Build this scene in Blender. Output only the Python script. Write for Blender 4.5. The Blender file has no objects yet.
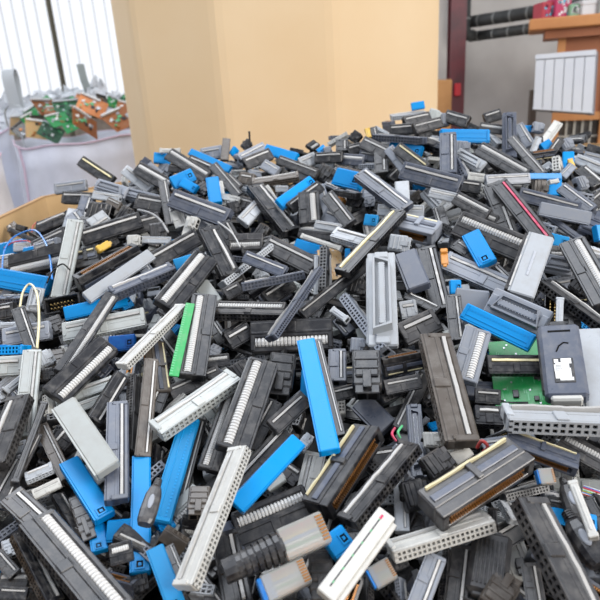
import bpy, math, random
import numpy as np
from mathutils import Vector, Matrix
random.seed(11)
SC = bpy.context.scene
COL = SC.collection

# ------------------------------------------------------------------ camera
F = 600.0
PITCH = math.radians(20); ROLL = math.radians(3.7)
CAM = np.array([0.0, 0.0, 1.28])
FWD = np.array([0, math.cos(PITCH), -math.sin(PITCH)])
R0 = np.array([1.0, 0, 0]); U0 = np.array([0, math.sin(PITCH), math.cos(PITCH)])
RT = R0*math.cos(ROLL) - U0*math.sin(ROLL)
UP = U0*math.cos(ROLL) + R0*math.sin(ROLL)
cd = bpy.data.cameras.new('camera'); cam = bpy.data.objects.new('camera', cd); COL.objects.link(cam)
cd.sensor_width = 36; cd.lens = 36*F/600; cd.clip_start = 0.01; cd.clip_end = 100
cd.dof.use_dof = True; cd.dof.focus_distance = 0.5; cd.dof.aperture_fstop = 14
M = Matrix.Identity(4)
for i in range(3):
    M[i][0] = RT[i]; M[i][1] = UP[i]; M[i][2] = -FWD[i]; M[i][3] = CAM[i]
cam.matrix_world = M
SC.camera = cam

def ray(px, py):                    # direction with unit forward depth
    return FWD + RT*((px-300)/F) + UP*((300-py)/F)
def proj(p):
    d = np.array(p)-CAM; t = d@FWD
    return 300+F*(d@RT)/t, 300-F*(d@UP)/t, t
def at(px, py, Y):                  # the point on the plane y = Y seen at a pixel
    r = ray(px, py); return CAM + r*(Y/r[1])

# ------------------------------------------------------------------ heap surface
HY = [0.05, .15, .25, .35, .55, .75, .90, .97, 1.10, 1.35, 1.6]
HZ = [-.31, -.285, -.265, -.243, -.190, -.132, -.090, -.086, -.12, -.26, -.36]
SX = [-.62, -.47, -.37, -.27, -.15, 0, .09, .17, .24, .30, .38, .45, .60, .9]
SZ = [-.16, -.112, -.078, -.032, -.022, -.012, .008, .022, .018, .012, -.008, -.018, -.09, -.16]
def hz(x, y):
    g = min(1.0, max(0.0, (y-.3)/.5)); g = g*g*(3-2*g)
    return CAM[2] + np.interp(y, HY, HZ) + g*np.interp(x, SX, SZ)
def hnorm(x, y):
    e = .03
    n = np.array([-(hz(x+e, y)-hz(x-e, y))/(2*e), -(hz(x, y+e)-hz(x, y-e))/(2*e), 1.0]); return n/np.linalg.norm(n)
def hit(px, py):
    r = ray(px, py); t = .12
    while t < 1.25:
        p = CAM + r*t
        if p[2] < hz(p[0], p[1]): return t
        t += .004
    # grazes over the crest: take the closest pass
    best = min(((CAM+r*t)[2]-hz(*(CAM+r*t)[:2]), t) for t in np.arange(.6, 1.2, .01))
    return best[1]

# ------------------------------------------------------------------ materials
def lin(c): return tuple(((x/255)/12.92 if x/255 <= .04045 else ((x/255+.055)/1.055)**2.4) for x in c)+(1,)
PAL = dict(K=(23,23,27), S=(70,76,90), D=(56,55,56), G=(138,143,152), L=(172,176,180), W=(206,205,199),
           B=(0,142,214), b=(24,134,192), d=(14,70,135), N=(84,76,68), P=(173,177,174), O=(226,150,60), Y=(222,180,70),
           C=(200,200,200), R=(190,60,60),
           rib=(208,207,204), rib2=(190,188,184), ribd=(150,150,150), gold=(176,120,62), dark=(5,5,6), green=(38,150,78), lgreen=(96,190,130),
           cream=(226,214,170), pink=(226,70,110), chip=(36,36,38), blue=(30,120,200), label=(240,240,238), tan=(196,160,110), silver=(190,192,196),
           copper=(168,104,60), dgreen=(30,92,60), red=(190,50,46), yellow=(230,200,90), pin=(200,170,110))
WORD = dict(K='black', S='slate grey', D='charcoal', G='mid grey', L='light grey', W='off-white', B='bright blue', b='dusty blue', d='dark blue',
            N='dusty brown', P='pale grey', O='orange', Y='yellow', C='clear', R='red')
MATS = {}
def mat(key):
    if key in MATS: return MATS[key]
    m = bpy.data.materials.new('plastic_'+key); m.use_nodes = True
    nt = m.node_tree; bs = nt.nodes['Principled BSDF']
    c = lin(PAL[key])
    if key in ('C',):
        bs.inputs['Base Color'].default_value = lin((205, 205, 200)); bs.inputs['Transmission Weight'].default_value = .55
        bs.inputs['Roughness'].default_value = .3; bs.inputs['IOR'].default_value = 1.35
        MATS[key] = m; return m
    tc = nt.nodes.new('ShaderNodeTexCoord'); oi = nt.nodes.new('ShaderNodeObjectInfo')
    ad = nt.nodes.new('ShaderNodeVectorMath'); ad.operation = 'MULTIPLY_ADD'
    ad.inputs[1].default_value = (1, 1, 1)
    nt.links.new(tc.outputs['Object'], ad.inputs[0])
    sc = nt.nodes.new('ShaderNodeVectorMath'); sc.operation = 'SCALE'; sc.inputs[0].default_value = (3, 5, 7)
    nt.links.new(oi.outputs['Random'], sc.inputs['Scale']); nt.links.new(sc.outputs[0], ad.inputs[2])
    no = nt.nodes.new('ShaderNodeTexNoise'); no.inputs['Scale'].default_value = 160; no.inputs['Detail'].default_value = 5; no.inputs['Roughness'].default_value = .65
    nt.links.new(ad.outputs[0], no.inputs['Vector'])
    mr = nt.nodes.new('ShaderNodeMapRange'); mr.inputs[1].default_value = .45; mr.inputs[2].default_value = .72
    dust = .24 if key in ('K', 'S', 'D', 'chip', 'N') else .3
    if key in ('B', 'b', 'd', 'rib', 'label'): dust = .14
    if key == 'dark': dust = .05
    mr.inputs[3].default_value = 0; mr.inputs[4].default_value = dust
    nt.links.new(no.outputs['Fac'], mr.inputs[0])
    mx = nt.nodes.new('ShaderNodeMix'); mx.data_type = 'RGBA'
    hs = nt.nodes.new('ShaderNodeHueSaturation'); hs.inputs['Color'].default_value = c
    mr2 = nt.nodes.new('ShaderNodeMapRange'); mr2.inputs[3].default_value = .8; mr2.inputs[4].default_value = 1.25 if key not in ('W','rib','label','B') else 1.08
    nt.links.new(oi.outputs['Random'], mr2.inputs[0]); nt.links.new(mr2.outputs[0], hs.inputs['Value'])
    nt.links.new(hs.outputs[0], mx.inputs[6])
    dc = (150, 146, 140) if key not in ('B', 'b', 'd') else (20, 150, 210)
    if key in ('W', 'rib', 'L', 'P', 'label', 'cream'): dc = (150, 145, 138)
    mx.inputs[7].default_value = lin(dc)
    nt.links.new(mr.outputs[0], mx.inputs[0]); nt.links.new(mx.outputs[2], bs.inputs['Base Color'])
    rg = nt.nodes.new('ShaderNodeMapRange'); rg.inputs[3].default_value = .16; rg.inputs[4].default_value = .5
    bs.inputs['Specular IOR Level'].default_value = .65 if key in ('K', 'S', 'D', 'N') else (.3 if key in ('B', 'b', 'd') else .45)
    if key == 'dark': bs.inputs['Specular IOR Level'].default_value = .1
    nt.links.new(no.outputs['Fac'], rg.inputs[0]); nt.links.new(rg.outputs[0], bs.inputs['Roughness'])
    if key in ('gold', 'silver', 'copper', 'pin'):
        bs.inputs['Metallic'].default_value = .6
    MATS[key] = m; return m

# ------------------------------------------------------------------ mesh builder (millimetres in, metres out)
CORN = [(a, b, c) for a in (-1, 1) for b in (-1, 1) for c in (-1, 1)]
class MB:
    def __init__(s): s.v = []; s.f = []; s.m = []
    def quad(s, a, b, c, d, m='base'):
        i = len(s.v); s.v += [a, b, c, d]; s.f.append((i, i+1, i+2, i+3)); s.m.append(m)
    def box(s, x0, x1, y0, y1, z0, z1, m='base'):
        i = len(s.v)
        s.v += [(x, y, z) for x in (x0, x1) for y in (y0, y1) for z in (z0, z1)]
        for f in ((0,1,3,2), (4,6,7,5), (0,4,5,1), (2,3,7,6), (0,2,6,4), (1,5,7,3)):
            s.f.append(tuple(i+k for k in f)); s.m.append(m)
    def cbox(s, x0, x1, y0, y1, z0, z1, c=.5, m='base'):
        cx, cy, cz = (x0+x1)/2, (y0+y1)/2, (z0+z1)/2; hx, hy, hz_ = (x1-x0)/2, (y1-y0)/2, (z1-z0)/2
        c = min(c, hx*.8, hy*.8, hz_*.8); b = len(s.v); ix = {}
        for (p, q, r) in CORN:
            for ax in range(3):
                h = [hx-c, hy-c, hz_-c]; h[ax] += c
                ix[(p, q, r, ax)] = len(s.v); s.v.append((cx+p*h[0], cy+q*h[1], cz+r*h[2]))
        def add(l):
            P = [np.array(s.v[k]) for k in l]; n = np.cross(P[1]-P[0], P[2]-P[0])
            if n @ (sum(P)/len(P)-np.array((cx, cy, cz))) < 0: l = l[::-1]
            s.f.append(tuple(l)); s.m.append(m)
        for sg in (-1, 1):
            add([ix[(sg, q, r, 0)] for q, r in ((-1,-1),(1,-1),(1,1),(-1,1))])
            add([ix[(p, sg, r, 1)] for p, r in ((-1,-1),(1,-1),(1,1),(-1,1))])
            add([ix[(p, q, sg, 2)] for p, q in ((-1,-1),(1,-1),(1,1),(-1,1))])
        for a in (-1, 1):
            for b2 in (-1, 1):
                add([ix[(a, b2, -1, 0)], ix[(a, b2, -1, 1)], ix[(a, b2, 1, 1)], ix[(a, b2, 1, 0)]])
                add([ix[(a, -1, b2, 0)], ix[(a, -1, b2, 2)], ix[(a, 1, b2, 2)], ix[(a, 1, b2, 0)]])
                add([ix[(-1, a, b2, 1)], ix[(-1, a, b2, 2)], ix[(1, a, b2, 2)], ix[(1, a, b2, 1)]])
        for k in CORN: add([ix[k+(0,)], ix[k+(1,)], ix[k+(2,)]])
    def tube(s, pts, rad, m='base', n=8, cap=True):
        pts = [np.array(p, float) for p in pts]; rings = []
        u = None
        for i, p in enumerate(pts):
            t = pts[min(i+1, len(pts)-1)]-pts[max(i-1, 0)]; t /= max(1e-9, np.linalg.norm(t))
            if u is None: u = np.cross(t, (0, 0, 1.0)) if abs(t[2]) < .9 else np.cross(t, (1.0, 0, 0))
            u = u-t*(u@t); u /= max(1e-9, np.linalg.norm(u)); w = np.cross(t, u)
            r = rad[i] if isinstance(rad, (list, tuple)) else rad
            b = len(s.v); rings.append(b)
            for k in range(n):
                a = 2*math.pi*k/n; s.v.append(tuple(p+u*r*math.cos(a)+w*r*math.sin(a)))
        for a, b in zip(rings, rings[1:]):
            for k in range(n): s.f.append((a+k, a+(k+1) % n, b+(k+1) % n, b+k)); s.m.append(m)
        if cap:
            s.f.append(tuple(rings[0]+k for k in range(n))[::-1]); s.m.append(m)
            s.f.append(tuple(rings[-1]+k for k in range(n))); s.m.append(m)
    def rev(s, prof, m='base', n=16, cx=0, cy=0):      # (r, z) profile about a vertical axis
        rings = []
        for r, z in prof:
            rings.append(len(s.v)); s.v += [(cx+r*math.cos(2*math.pi*k/n), cy+r*math.sin(2*math.pi*k/n), z) for k in range(n)]
        for a, b in zip(rings, rings[1:]):
            for k in range(n): s.f.append((a+k, a+(k+1) % n, b+(k+1) % n, b+k)); s.m.append(m)
    def mesh(s, name, base, scale=.001, smooth=False):
        me = bpy.data.meshes.new(name)
        me.from_pydata([tuple(c*scale for c in p) for p in s.v], [], s.f)
        keys = []
        for k in s.m:
            k = base if k == 'base' else k
            if k not in keys: keys.append(k)
        for k in keys: me.materials.append(mat(k) if isinstance(k, str) else k)
        me.polygons.foreach_set('material_index', [keys.index(base if k == 'base' else k) for k in s.m])
        if smooth: me.polygons.foreach_set('use_smooth', [True]*len(me.polygons))
        me.update(); return me
    def merge(s, o, base=None, T=None):
        b = len(s.v)
        if T is None: s.v += o.v
        else:
            A = np.array(o.v)@T[0].T+T[1]; s.v += [tuple(p) for p in A]
        s.f += [tuple(i+b for i in f) for f in o.f]; s.m += [(base if k == 'base' else k) for k in o.m]

rnd = random.Random(5)
def holes(mb, L, y, zc, zh, N, dirn=-1, m='base'):     # lattice of square holes, two rows, on the -Y face
    y0, y1 = y-.9, y
    x0, x1 = -L/2+1.6, L/2-1.6
    mb.box(-L/2+.4, L/2-.4, y-.1, y+.05, zc-zh+.2, zc+zh-.2, 'dark')
    for z in (-zh, -.45, zh-.9): mb.box(-L/2+.3, L/2-.3, y0, y1, zc+z, zc+z+.9, m)
    p = (x1-x0)/N
    for i in range(N+1): mb.box(x0+i*p-.55, x0+i*p+.55, y0+.05, y1, zc-zh+.1, zc+zh-.1, m)
    mb.box(-L/2+.3, x0, y0, y1, zc-zh+.1, zc+zh-.1, m); mb.box(x1, L/2-.3, y0, y1, zc-zh+.1, zc+zh-.1, m)
def ribs(mb, x0, x1, cy, cz, r, n, m='rib', a0=-.35, a1=1.35):    # ribbed folded cable: bumps for every conductor
    steps = n*4; seg = 8; rings = []
    for i in range(steps+1):
        x = x0+(x1-x0)*i/steps; q = r*(1, 1, .72, 1)[i % 4] if i % 4 != 2 else r*.72
        rings.append(len(mb.v))
        for k in range(seg+1):
            a = math.pi*(a0+(a1-a0)*k/seg); mb.v.append((x, cy+q*math.cos(a), cz+q*math.sin(a)))
    for q_, (a, b) in enumerate(zip(rings, rings[1:])):
        for k in range(seg): mb.f.append((a+k, b+k, b+k+1, a+k+1)); mb.m.append(m)
    for g in (rings[0], rings[-1]): mb.f.append(tuple(g+k for k in range(seg+1))); mb.m.append(m)
def stub(mb, L, y0, y1, zt, n, m):                     # torn edge of flat cable standing out of the slit
    xs = [-L/2+3+(L-6)*i/n for i in range(n+1)]; lo = rnd.uniform(.2, .8)
    tops = []; h = rnd.uniform(.5, 1.4)
    for i in range(n+1):
        h = min(2.2, max(.2, h+rnd.uniform(-.35, .35))); tops.append(zt+h)
    i0 = len(mb.v)
    for x, t in zip(xs, tops): mb.v += [(x, y0, zt-6.4), (x, y1, zt-6.4), (x, y1, t), (x, y0, t)]
    for i in range(n):
        a = i0+4*i; b = a+4
        for k in range(4): mb.f.append((a+k, a+(k+1) % 4, b+(k+1) % 4, b+k)); mb.m.append(m)
    mb.f.append((i0+3, i0+2, i0+1, i0)); mb.m.append(m); e = i0+4*n; mb.f.append((e, e+1, e+2, e+3)); mb.m.append(m)

# every kind: N or 0 -> [(part name, MB)], (L0, Wy, Hz)
def T_s(N, o):
    L = 2.54*N+7; A = MB(); H = MB(); S = MB(); C = MB()
    A.cbox(-L/2, L/2, -6.2, 1.7, -3.3, 3.3, .55); A.cbox(-2.4, 2.4, -6.1, .6, 3.2, 4.0, .3)
    A.cbox(-L/2+1, -2.6, -1.2, .4, 3.2, 3.55, .15); A.cbox(2.6, L/2-1, -1.2, .4, 3.2, 3.55, .15)
    holes(H, L, -6.1, 0, 3.0, N)
    S_c = {'y': 'cream', 'r': 'pink'}.get(o, 'rib2')
    stub(S, L, 2.0, 3.6, 3.2, max(6, N), S_c)
    C.cbox(-L/2+.3, L/2-.3, 3.7, 7, -3.0, 3.0, .9)
    for e in (-1, 1):
        x = e*(L/2-1.5); C.cbox(x-1.5, x+1.5, -3.2, 6.6, -2.2, 3.6, .4)
        C.cbox(x-.9, x+.9, -3.8, -2.8, -2, 4.0, .2)
    return [('body', A), ('hole_face', H), ('cable_stub', S), ('strain_relief', C)], (L, 14.5, 7.5)
def T_r(N, o):
    L = 2.54*N+7; A = MB(); H = MB(); S = MB(); C = MB()
    A.cbox(-L/2, L/2, -7.4, .8, -3.3, 3.3, .45); A.cbox(-2.4, 2.4, -7.3, -1, 3.2, 3.9, .3)
    A.cbox(-L/2+.6, L/2-.6, -2.2, -.9, 3.2, 3.9, .3)
    holes(H, L, -7.3, 0, 3.0, N)
    ribs(S, -L/2+2.6, L/2-2.6, 3.0, .9, 2.9, max(7, int(N*1.5)))
    A.box(-L/2+1, L/2-1, .5, 5.8, -3, -.4, 'dark')
    C.cbox(-L/2+.3, L/2-.3, 5.4, 8.6, -3.0, 3.0, .8)
    for e in (-1, 1):
        x = e*(L/2-1.3); C.cbox(x-1.2, x+1.2, -3, 7.6, -2.2, 3.4, .5)
    return [('body', A), ('hole_face', H), ('cable_stub', S), ('strain_relief', C)], (L, 16, 7.5)
def T_p(N, o):
    L = 2.54*N+7; A = MB(); H = MB(); K = MB()
    A.cbox(-L/2, L/2, -5.6, 6.5, -3.2, 3.2, .6); holes(H, L, -5.5, 0, 2.9, N)
    A.cbox(-L/2+.4, L/2-.4, 6.3, 7, -2.2, 2.2, .3)
    out = [('body', A), ('hole_face', H)]
    if o in ('', 'n'):
        e = L/2-4.6
        if o == '':
            for (a, b, c, d) in ((-3.2, 3.2, -3.2, -2.1), (-3.2, 3.2, 2.1, 3.2), (-3.2, -2.1, -2.1, 2.1), (2.1, 3.2, -2.1, 2.1)):
                K.box(e+a, e+b, c, d, 3.1, 3.9)
            K.box(e-2.1, e+2.1, -2.1, 2.1, 3.0, 3.26, 'dark'); K.box(e-1, e+1, -1, 1, 3.1, 3.6)
        else:
            K.cbox(-L/2+1, L/2-1, -2.2, -1.4, 3.1, 3.6, .2)
            for i in range(N): x = -L/2+3.5+2.54*i; K.box(x+.4, x+1.7, 2.2, 3.6, 3.1, 3.45)
            for e in (-1, 1): K.cbox(e*(L/2-2)-1.3, e*(L/2-2)+1.3, -5, 6, 3.1, 3.9, .3)
        out.append(('keying_recess' if o == '' else 'ridge', K))
    if o == 's':
        K.box(-8, 8, -.6, .6, 3.1, 3.5, 'silver'); A.cbox(-L/2+1, L/2-1, -8.2, -5.8, -4.5, 2.6, .4, 'K')
        S = MB(); stub(S, L, -6.6, -5.8, 2.6, 20, 'rib'); out += [('cable_stub', S), ('keying_slot', K)]
    return out, (L, 13.2, 6.4)
def T_c(N, o):
    L = 2.54*N+9; A = MB(); R = MB(); G = MB(); S = MB()
    A.cbox(-L/2, L/2, -3.5, 7.5, -4.8, 4.8, .7); A.cbox(-L/2+2, L/2-2, -1, 2.2, 4.7, 5.5, .4, 'S'); A.cbox(-1.6, 1.6, -3, 6, 4.7, 6.2, .3)
    for s_ in (-1, 1): R.cbox(-L/2, L/2, -8, -3.4, 3.0*s_-1.6*(s_ > 0)+(-1.8 if s_ < 0 else 0)+.0, 4.8 if s_ > 0 else -3.0+1.6, .3) if False else R.cbox(-L/2, L/2, -8, -3.4, min(2.4*s_, 4.8*s_), max(2.4*s_, 4.8*s_), .35)
    for s_ in (-1, 1): R.cbox(s_*(L/2-1.8)-1.8, s_*(L/2-1.8)+1.8, -8, -3.4, -4.7, 4.7, .35)
    A.box(-L/2+2, L/2-2, -3.7, -3.4, -2.5, 2.5, 'dark')
    for i in range(2*N-1):
        x = -L/2+4.8+1.27*i
        for s_ in (-1, 1): G.box(x-.38, x+.38, -7.9, -3.5, min(1.1*s_, 2.5*s_), max(1.1*s_, 2.5*s_), 'gold')
    stub(S, L, 5.0, 6.0, 4.7, N, 'cream')
    return [('body', A), ('slot_rim', R), ('contacts', G), ('cable_stub', S)], (L, 15.5, 10)
def T_x(N, o):
    L = 2.54*N+9; A = MB(); G = MB()
    A.cbox(-L/2, L/2, -4.8, 4.8, -4.5, -2.4, .4)
    A.cbox(-L/2, L/2, 3.8, 4.8, -2.6, 4.5, .25)
    A.cbox(-L/2, -2.4, -4.8, -3.8, -2.6, 4.5, .25); A.cbox(2.4, L/2, -4.8, -3.8, -2.6, 4.5, .25)
    for e in (-1, 1): A.cbox(e*(L/2-.8)-.8, e*(L/2-.8)+.8, -4.8, 4.8, -2.6, 4.5, .25); A.cbox(e*(L/2-.2)-.7, e*(L/2-.2)+.7, -1.6, 1.6, -4, 5.6, .3)
    A.box(-L/2+1, L/2-1, -3.9, 3.9, -2.5, -2.3, 'dark')
    for i in range(N):
        for y in (-1.27, 1.27): x = -L/2+5.8+2.54*i-1.0; G.box(x-.32, x+.32, y-.32, y+.32, -2.4, 2.6, 'pin')
    return [('shroud', A), ('pins', G)], (L, 9.6, 9.5)
def T_e(N, o):
    L = 2.2*N+12; A = MB(); B_ = MB(); T_ = MB()
    A.cbox(-L/2, L/2, -7.5, 7.5, -4.5, -.8, .7); A.cbox(-L/2+2, L/2-2, -8.2, 5, -4.2, -2.2, .5)
    for e in (-1, 1): A.cbox(e*(L/2-2.6)-2, e*(L/2-2.6)+2, -3.6, 3.6, -1, .6, .5)
    h = L*.40; b = len(B_.v)
    def ringp(k, z, w):
        return [(-h*k, -5.0*w, z), (h*k, -5.0*w, z), (h*k-2.8, 5.0*w, z), (-h*k+2.8, 5.0*w, z)]
    lv = [ringp(1.0, -1, 1.0), ringp(.97, 4.2, .93), ringp(.92, 4.2, .70), ringp(.92, 1.2, .70)]
    for q in lv: B_.v += q
    for i in range(3):
        for k in range(4): B_.f.append((b+4*i+k, b+4*i+(k+1) % 4, b+4*i+4+(k+1) % 4, b+4*i+4+k)); B_.m.append('base')
    B_.f.append((b+12, b+13, b+14, b+15)); B_.m.append('base')
    T_.cbox(-h*.82, h*.82, -1.5, 1.5, 1.1, 3.4, .3); 
    for i in range(int(N*1.3)): x = -h*.8+h*1.6*(i+.5)/int(N*1.3); T_.box(x-.3, x+.3, -1.75, 1.75, 1.3, 3.2, 'silver')
    return [('backplate', A), ('shell', B_), ('contact_tongue', T_)], (L, 15.6, 8.8)
def T_b(N, o):
    L = 2.54*N+7; A = MB()
    A.cbox(-L/2, L/2, -2, 2, -1.6, 1.8, .6); A.cbox(-L/2+3, L/2-3, -.5, .5, 1.7, 2.2, .2)
    for e in (-1, 1): A.cbox(e*(L/2-1)-1, e*(L/2-1)+1, -2.3, 2.3, -3.2, 2.0, .4)
    return [('bar', A)], (L, 4.6, 4.6)
def T_k(N, o):
    L = 24.0; A = MB(); B_ = MB(); S = MB(); C = MB()
    A.cbox(-12, 8, -7.5, 7.5, -4.5, 3.2, 1.0); A.cbox(-10, 4, -6, 6, 3.0, 4.6, .8); A.cbox(-6, -4.6, -6.4, 6.4, 4.4, 5.2, .3); A.cbox(-1, .4, -6.4, 6.4, 4.4, 5.2, .3)
    B_.cbox(7.6, 12, -6.3, 6.3, -3.6, 2.6, .4); B_.box(11.9, 12.1, -5, -.5, -2.5, 1.6, 'dark'); B_.box(11.9, 12.1, .5, 5, -2.5, 1.6, 'dark')
    C.cbox(1, 10.5, -2.2, 2.2, 4.2, 5.0, .3); C.cbox(9.3, 10.5, -2.2, 2.2, 2.4, 5.0, .3)
    S.tube([(-11, 0, -.5), (-13.5, .2, -.5), (-14.6, .6, -.8)], [2.4, 2.2, 2.0], 'dark', 8); 
    return [('housing', A), ('mouth', B_), ('latch', C), ('cable_stub', S)], (26, 15, 9.5)
def T_q(N, o):
    A = MB(); R = MB(); A.cbox(-20, 20, -10, 10, -6, 5, 2.4); A.cbox(-22, -18, -5, 5, -4, 3, 1)
    for i in range(8): y = -7+2*i; R.cbox(-14, 15, y-.5, y+.5, 4.8, 5.7, .25)
    R.cbox(18, 22, -7, 7, -4, 3, .8)
    return [('body', A), ('ridges', R)], (43, 20, 12)
def T_m(N, o):
    A = MB(); O_ = MB(); B_ = MB(); n = 16
    sec = [(-20, 3.2, 2.6), (-17, 4.6, 4), (-10, 6.2, 5), (6, 6.8, 5.2), (14, 6.4, 4.8), (18, 5, 4)]
    rings = []
    for x, ry, rz in sec:
        rings.append(len(A.v))
        for k in range(n):
            a = 2*math.pi*k/n; c, s = math.cos(a), math.sin(a); q = (abs(c)**3+abs(s)**3)**(-1/3)
            A.v.append((x, ry*c*q*.95, rz*s*q*.95))
    for a, b in zip(rings, rings[1:]):
        for k in range(n): A.f.append((a+k, a+(k+1) % n, b+(k+1) % n, b+k)); A.m.append('base')
    for g in (rings[0], rings[-1]): A.f.append(tuple(g+k for k in range(n))); A.m.append('base')
    lo = []
    for r, z in ((1, 5.0), (1, 5.6), (.75, 5.9)):
        for k in range(14):
            a = 2*math.pi*k/14; lo.append((-1+7*r*math.cos(a), 2.0*r*math.sin(a), z))
    O_.v = lo
    for j in (0, 1):
        for k in range(14): O_.f.append((14*j+k, 14*j+(k+1) % 14, 14*j+14+(k+1) % 14, 14*j+14+k)); O_.m.append('Y' if o == 'y' else 'G')
    O_.f.append(tuple(28+k for k in range(14))); O_.m.append('Y' if o == 'y' else 'G')
    for i in range(4): B_.tube([(-20-2*i, 0, 0), (-21.2-2*i, 0, 0)], 3.2-.2*i, 'base', 10)
    B_.tube([(-20, 0, 0), (-28, 0, 0)], 1.9, 'dark', 8)
    return [('moulded_body', A), ('oval_window', O_), ('strain_relief', B_)], (45, 13, 10)
def T_j(N, o):
    A = MB(); C = MB(); W = MB(); Lh = MB(); out = []
    A.cbox(-11, 11, -5.8, 5.8, -3.6, 3.6, .7)
    for i in range(8):
        y = -4.2+1.2*i; C.box(7.4, 10.6, y-.3, y+.3, 3.4, 4.0, 'gold')
        W.tube([(-12, y*.9, .3), (0, y, .6), (8, y, .6)], .5, ['O', 'label', 'green', 'label', 'blue', 'Y', 'copper', 'red'][i], 6)
    Lh.cbox(-12, 9, -2.6, 2.6, -6.8, -5.4, .4); Lh.cbox(7, 9, -2.4, 2.4, -5.6, -3.4, .4)
    out = [('clear_body', A), ('contacts', C), ('wires', W), ('latch', Lh)]
    if o == 'b':
        B_ = MB()
        for i in range(9): B_.tube([(-12-3*i, 0, 0), (-14.1-3*i, 0, 0)], 6.0-.25*i, 'K', 14)
        B_.tube([(-10, 0, 0), (-38, 0, 0)], 4.4, 'K', 12); out.append(('rubber_boot', B_))
    else:
        B_ = MB(); B_.cbox(-13, -6, -5, 5, -3, 3.2, .5, 'blue'); out.append(('cable_sleeve', B_))
    return out, (24, 12, 10)
def T_g(N, o):
    A = MB(); P = MB(); T_ = MB()
    if o == '2':
        A.cbox(-40, 40, -4.5, 4.5, -.8, .8, .2, 'green')
        for i in range(30): x = -38+2.6*i; P.box(x, x+1.2, -4.2, -1.5, .75, 1.0, 'lgreen')
        return [('board', A), ('pads', P)], (80, 9, 1.8)
    bc = 'tan' if o == '3' else 'green'
    A.cbox(-20, 20, -15, 15, -.8, .8, .2, bc)
    r2 = random.Random(4)
    for i in range(16):
        x, y = r2.uniform(-18, 14), r2.uniform(-13, 13); P.box(x, x+r2.uniform(1, 5), y, y+.5, .75, .95, 'lgreen' if bc == 'green' else 'copper')
    for i in range(22):
        x, y = r2.uniform(-18, 18), r2.uniform(-13, 13); P.box(x, x+.9, y, y+.9, .75, 1.1, 'silver')
    for (x, y, w, h) in ((12, -4, 4, 3), (3, 9, 3, 5), (15, 6, 2.5, 2.5)): T_.cbox(x-w/2, x+w/2, y-h/2, y+h/2, .8, 2.0, .2, 'chip')
    return [('board', A), ('traces', P), ('chips', T_)], (40, 30, 2)
def T_a(N, o):
    A = MB(); Lb = MB(); F_ = MB(); S = MB()
    A.cbox(-22, 22, -10, 10, -5, 4, 1.6, 'S'); A.cbox(-18, 18, -11, -8, -4, 2, .8, 'K')
    F_.box(-17.5, -16.3, -5.5, 5.5, 3.9, 4.15, 'dark'); 
    F_.tube([(-4, -2.5, 3.9), (-7.5, -1, 4.0), (-9.5, 1.4, 4.0), (-9, 3.8, 4.0)], .45, 'dark', 6)
    Lb.cbox(0, 14.5, -4.8, 4.8, 3.8, 4.3, .2, 'K')
    for q in ((.5, 3.6, -1, 3.8), (2.8, 6.6, -3.6, 2.6), (.8, 3, -4.2, -2.2), (6.2, 12.2, -4.2, 3.2), (11.5, 13.4, -2.2, 4.0), (4, 8, -4.4, -1)): Lb.box(q[0], q[1], q[2], q[3], 4.2, 4.45, 'label')
    S.cbox(20.5, 24, -7.5, 7, -4, 3.4, 1, 'W'); S2 = MB(); S2.cbox(-25, -21, -4, 4, -3, 2.5, .8, 'K')
    return [('body', A), ('white_sticker', Lb), ('face_marks', F_), ('white_foot', S), ('cable_neck', S2)], (47, 20, 10)
def T_o(N, o):
    A = MB(); A.cbox(-7, 7, -4, 4, -2, 2, .8); A.cbox(-7, -3, -4, 4, 1.5, 5, .8); 
    A.cbox(6, 9, -2, 2, -1, 1, .4)
    return [('clip', A)], (16, 8, 6)
def T_n(N, o):
    A = MB(); cs = ['red', 'label', 'blue', 'Y', 'lgreen', 'label', 'copper', 'pink', 'blue', 'label']
    for i, c in enumerate(cs): A.tube([(-20, -5.6+1.25*i, 0), (-6, -5.6+1.25*i, .8), (8, -5.6+1.25*i, .3), (20, -5.6+1.25*i, 0)], .62, c, 6)
    return [('ribbon', A)], (40, 12.5, 2)
def T_t(N, o):
    L = 2.54*N+7; A = MB(); G = MB()
    A.cbox(-L/2, L/2, -5, 7, -4, 4, .6); A.cbox(-L/2+2, L/2-2, -8, -4.8, -4, 2.2, .5)
    G.box(-L/2+5, L/2-4, 1.6, 2.7, 3.9, 4.15, 'ribd'); G.box(-L/2+5.2, L/2-4.2, 1.9, 2.3, 4.1, 4.2, 'dark')
    for i in range(6): x = -L/2+7+(L-14)*i/5.0; G.box(x, x+1.6, 1.8, 2.5, 4.1, 4.3, 'lgreen')
    G.box(L/2-6, L/2-3.2, 1.4, 2.8, 4.0, 4.4, 'pink')
    return [('body', A), ('groove', G)], (L, 15, 8)
KINDS = dict(s=T_s, r=T_r, p=T_p, c=T_c, x=T_x, e=T_e, b=T_b, k=T_k, q=T_q, m=T_m, j=T_j, g=T_g, a=T_a, o=T_o, n=T_n, t=T_t)
NAME = dict(s='socket_connector', r='ribbon_connector', p='flat_connector', c='edge_connector', x='box_header', e='shell_connector', b='retaining_bar',
            k='plug_housing', q='ridged_plug', m='moulded_plug', j='network_plug', g='circuit_board', a='adapter_block', o='clip', n='ribbon_cable', t='slotted_connector')
NOUN = dict(s='socket connector', r='connector with ribbed cable stub', p='smooth flat connector', c='card edge connector', x='open box header', e='metal-rimmed plug shell',
            b='thin retaining bar', k='short plug housing', q='ridged dusty plug block', m='moulded plug', j='clear network plug', g='circuit board', a='adapter block',
            o='small clip', n='rainbow ribbon cable', t='slotted connector')
CAT = dict(b='bar', k='plug', q='plug', m='plug', j='plug', g='circuit board', a='adapter', o='clip', n='cable')
BUCK = [4, 7, 10, 13, 17, 20, 25, 30, 36]
_cache = {}
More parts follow.
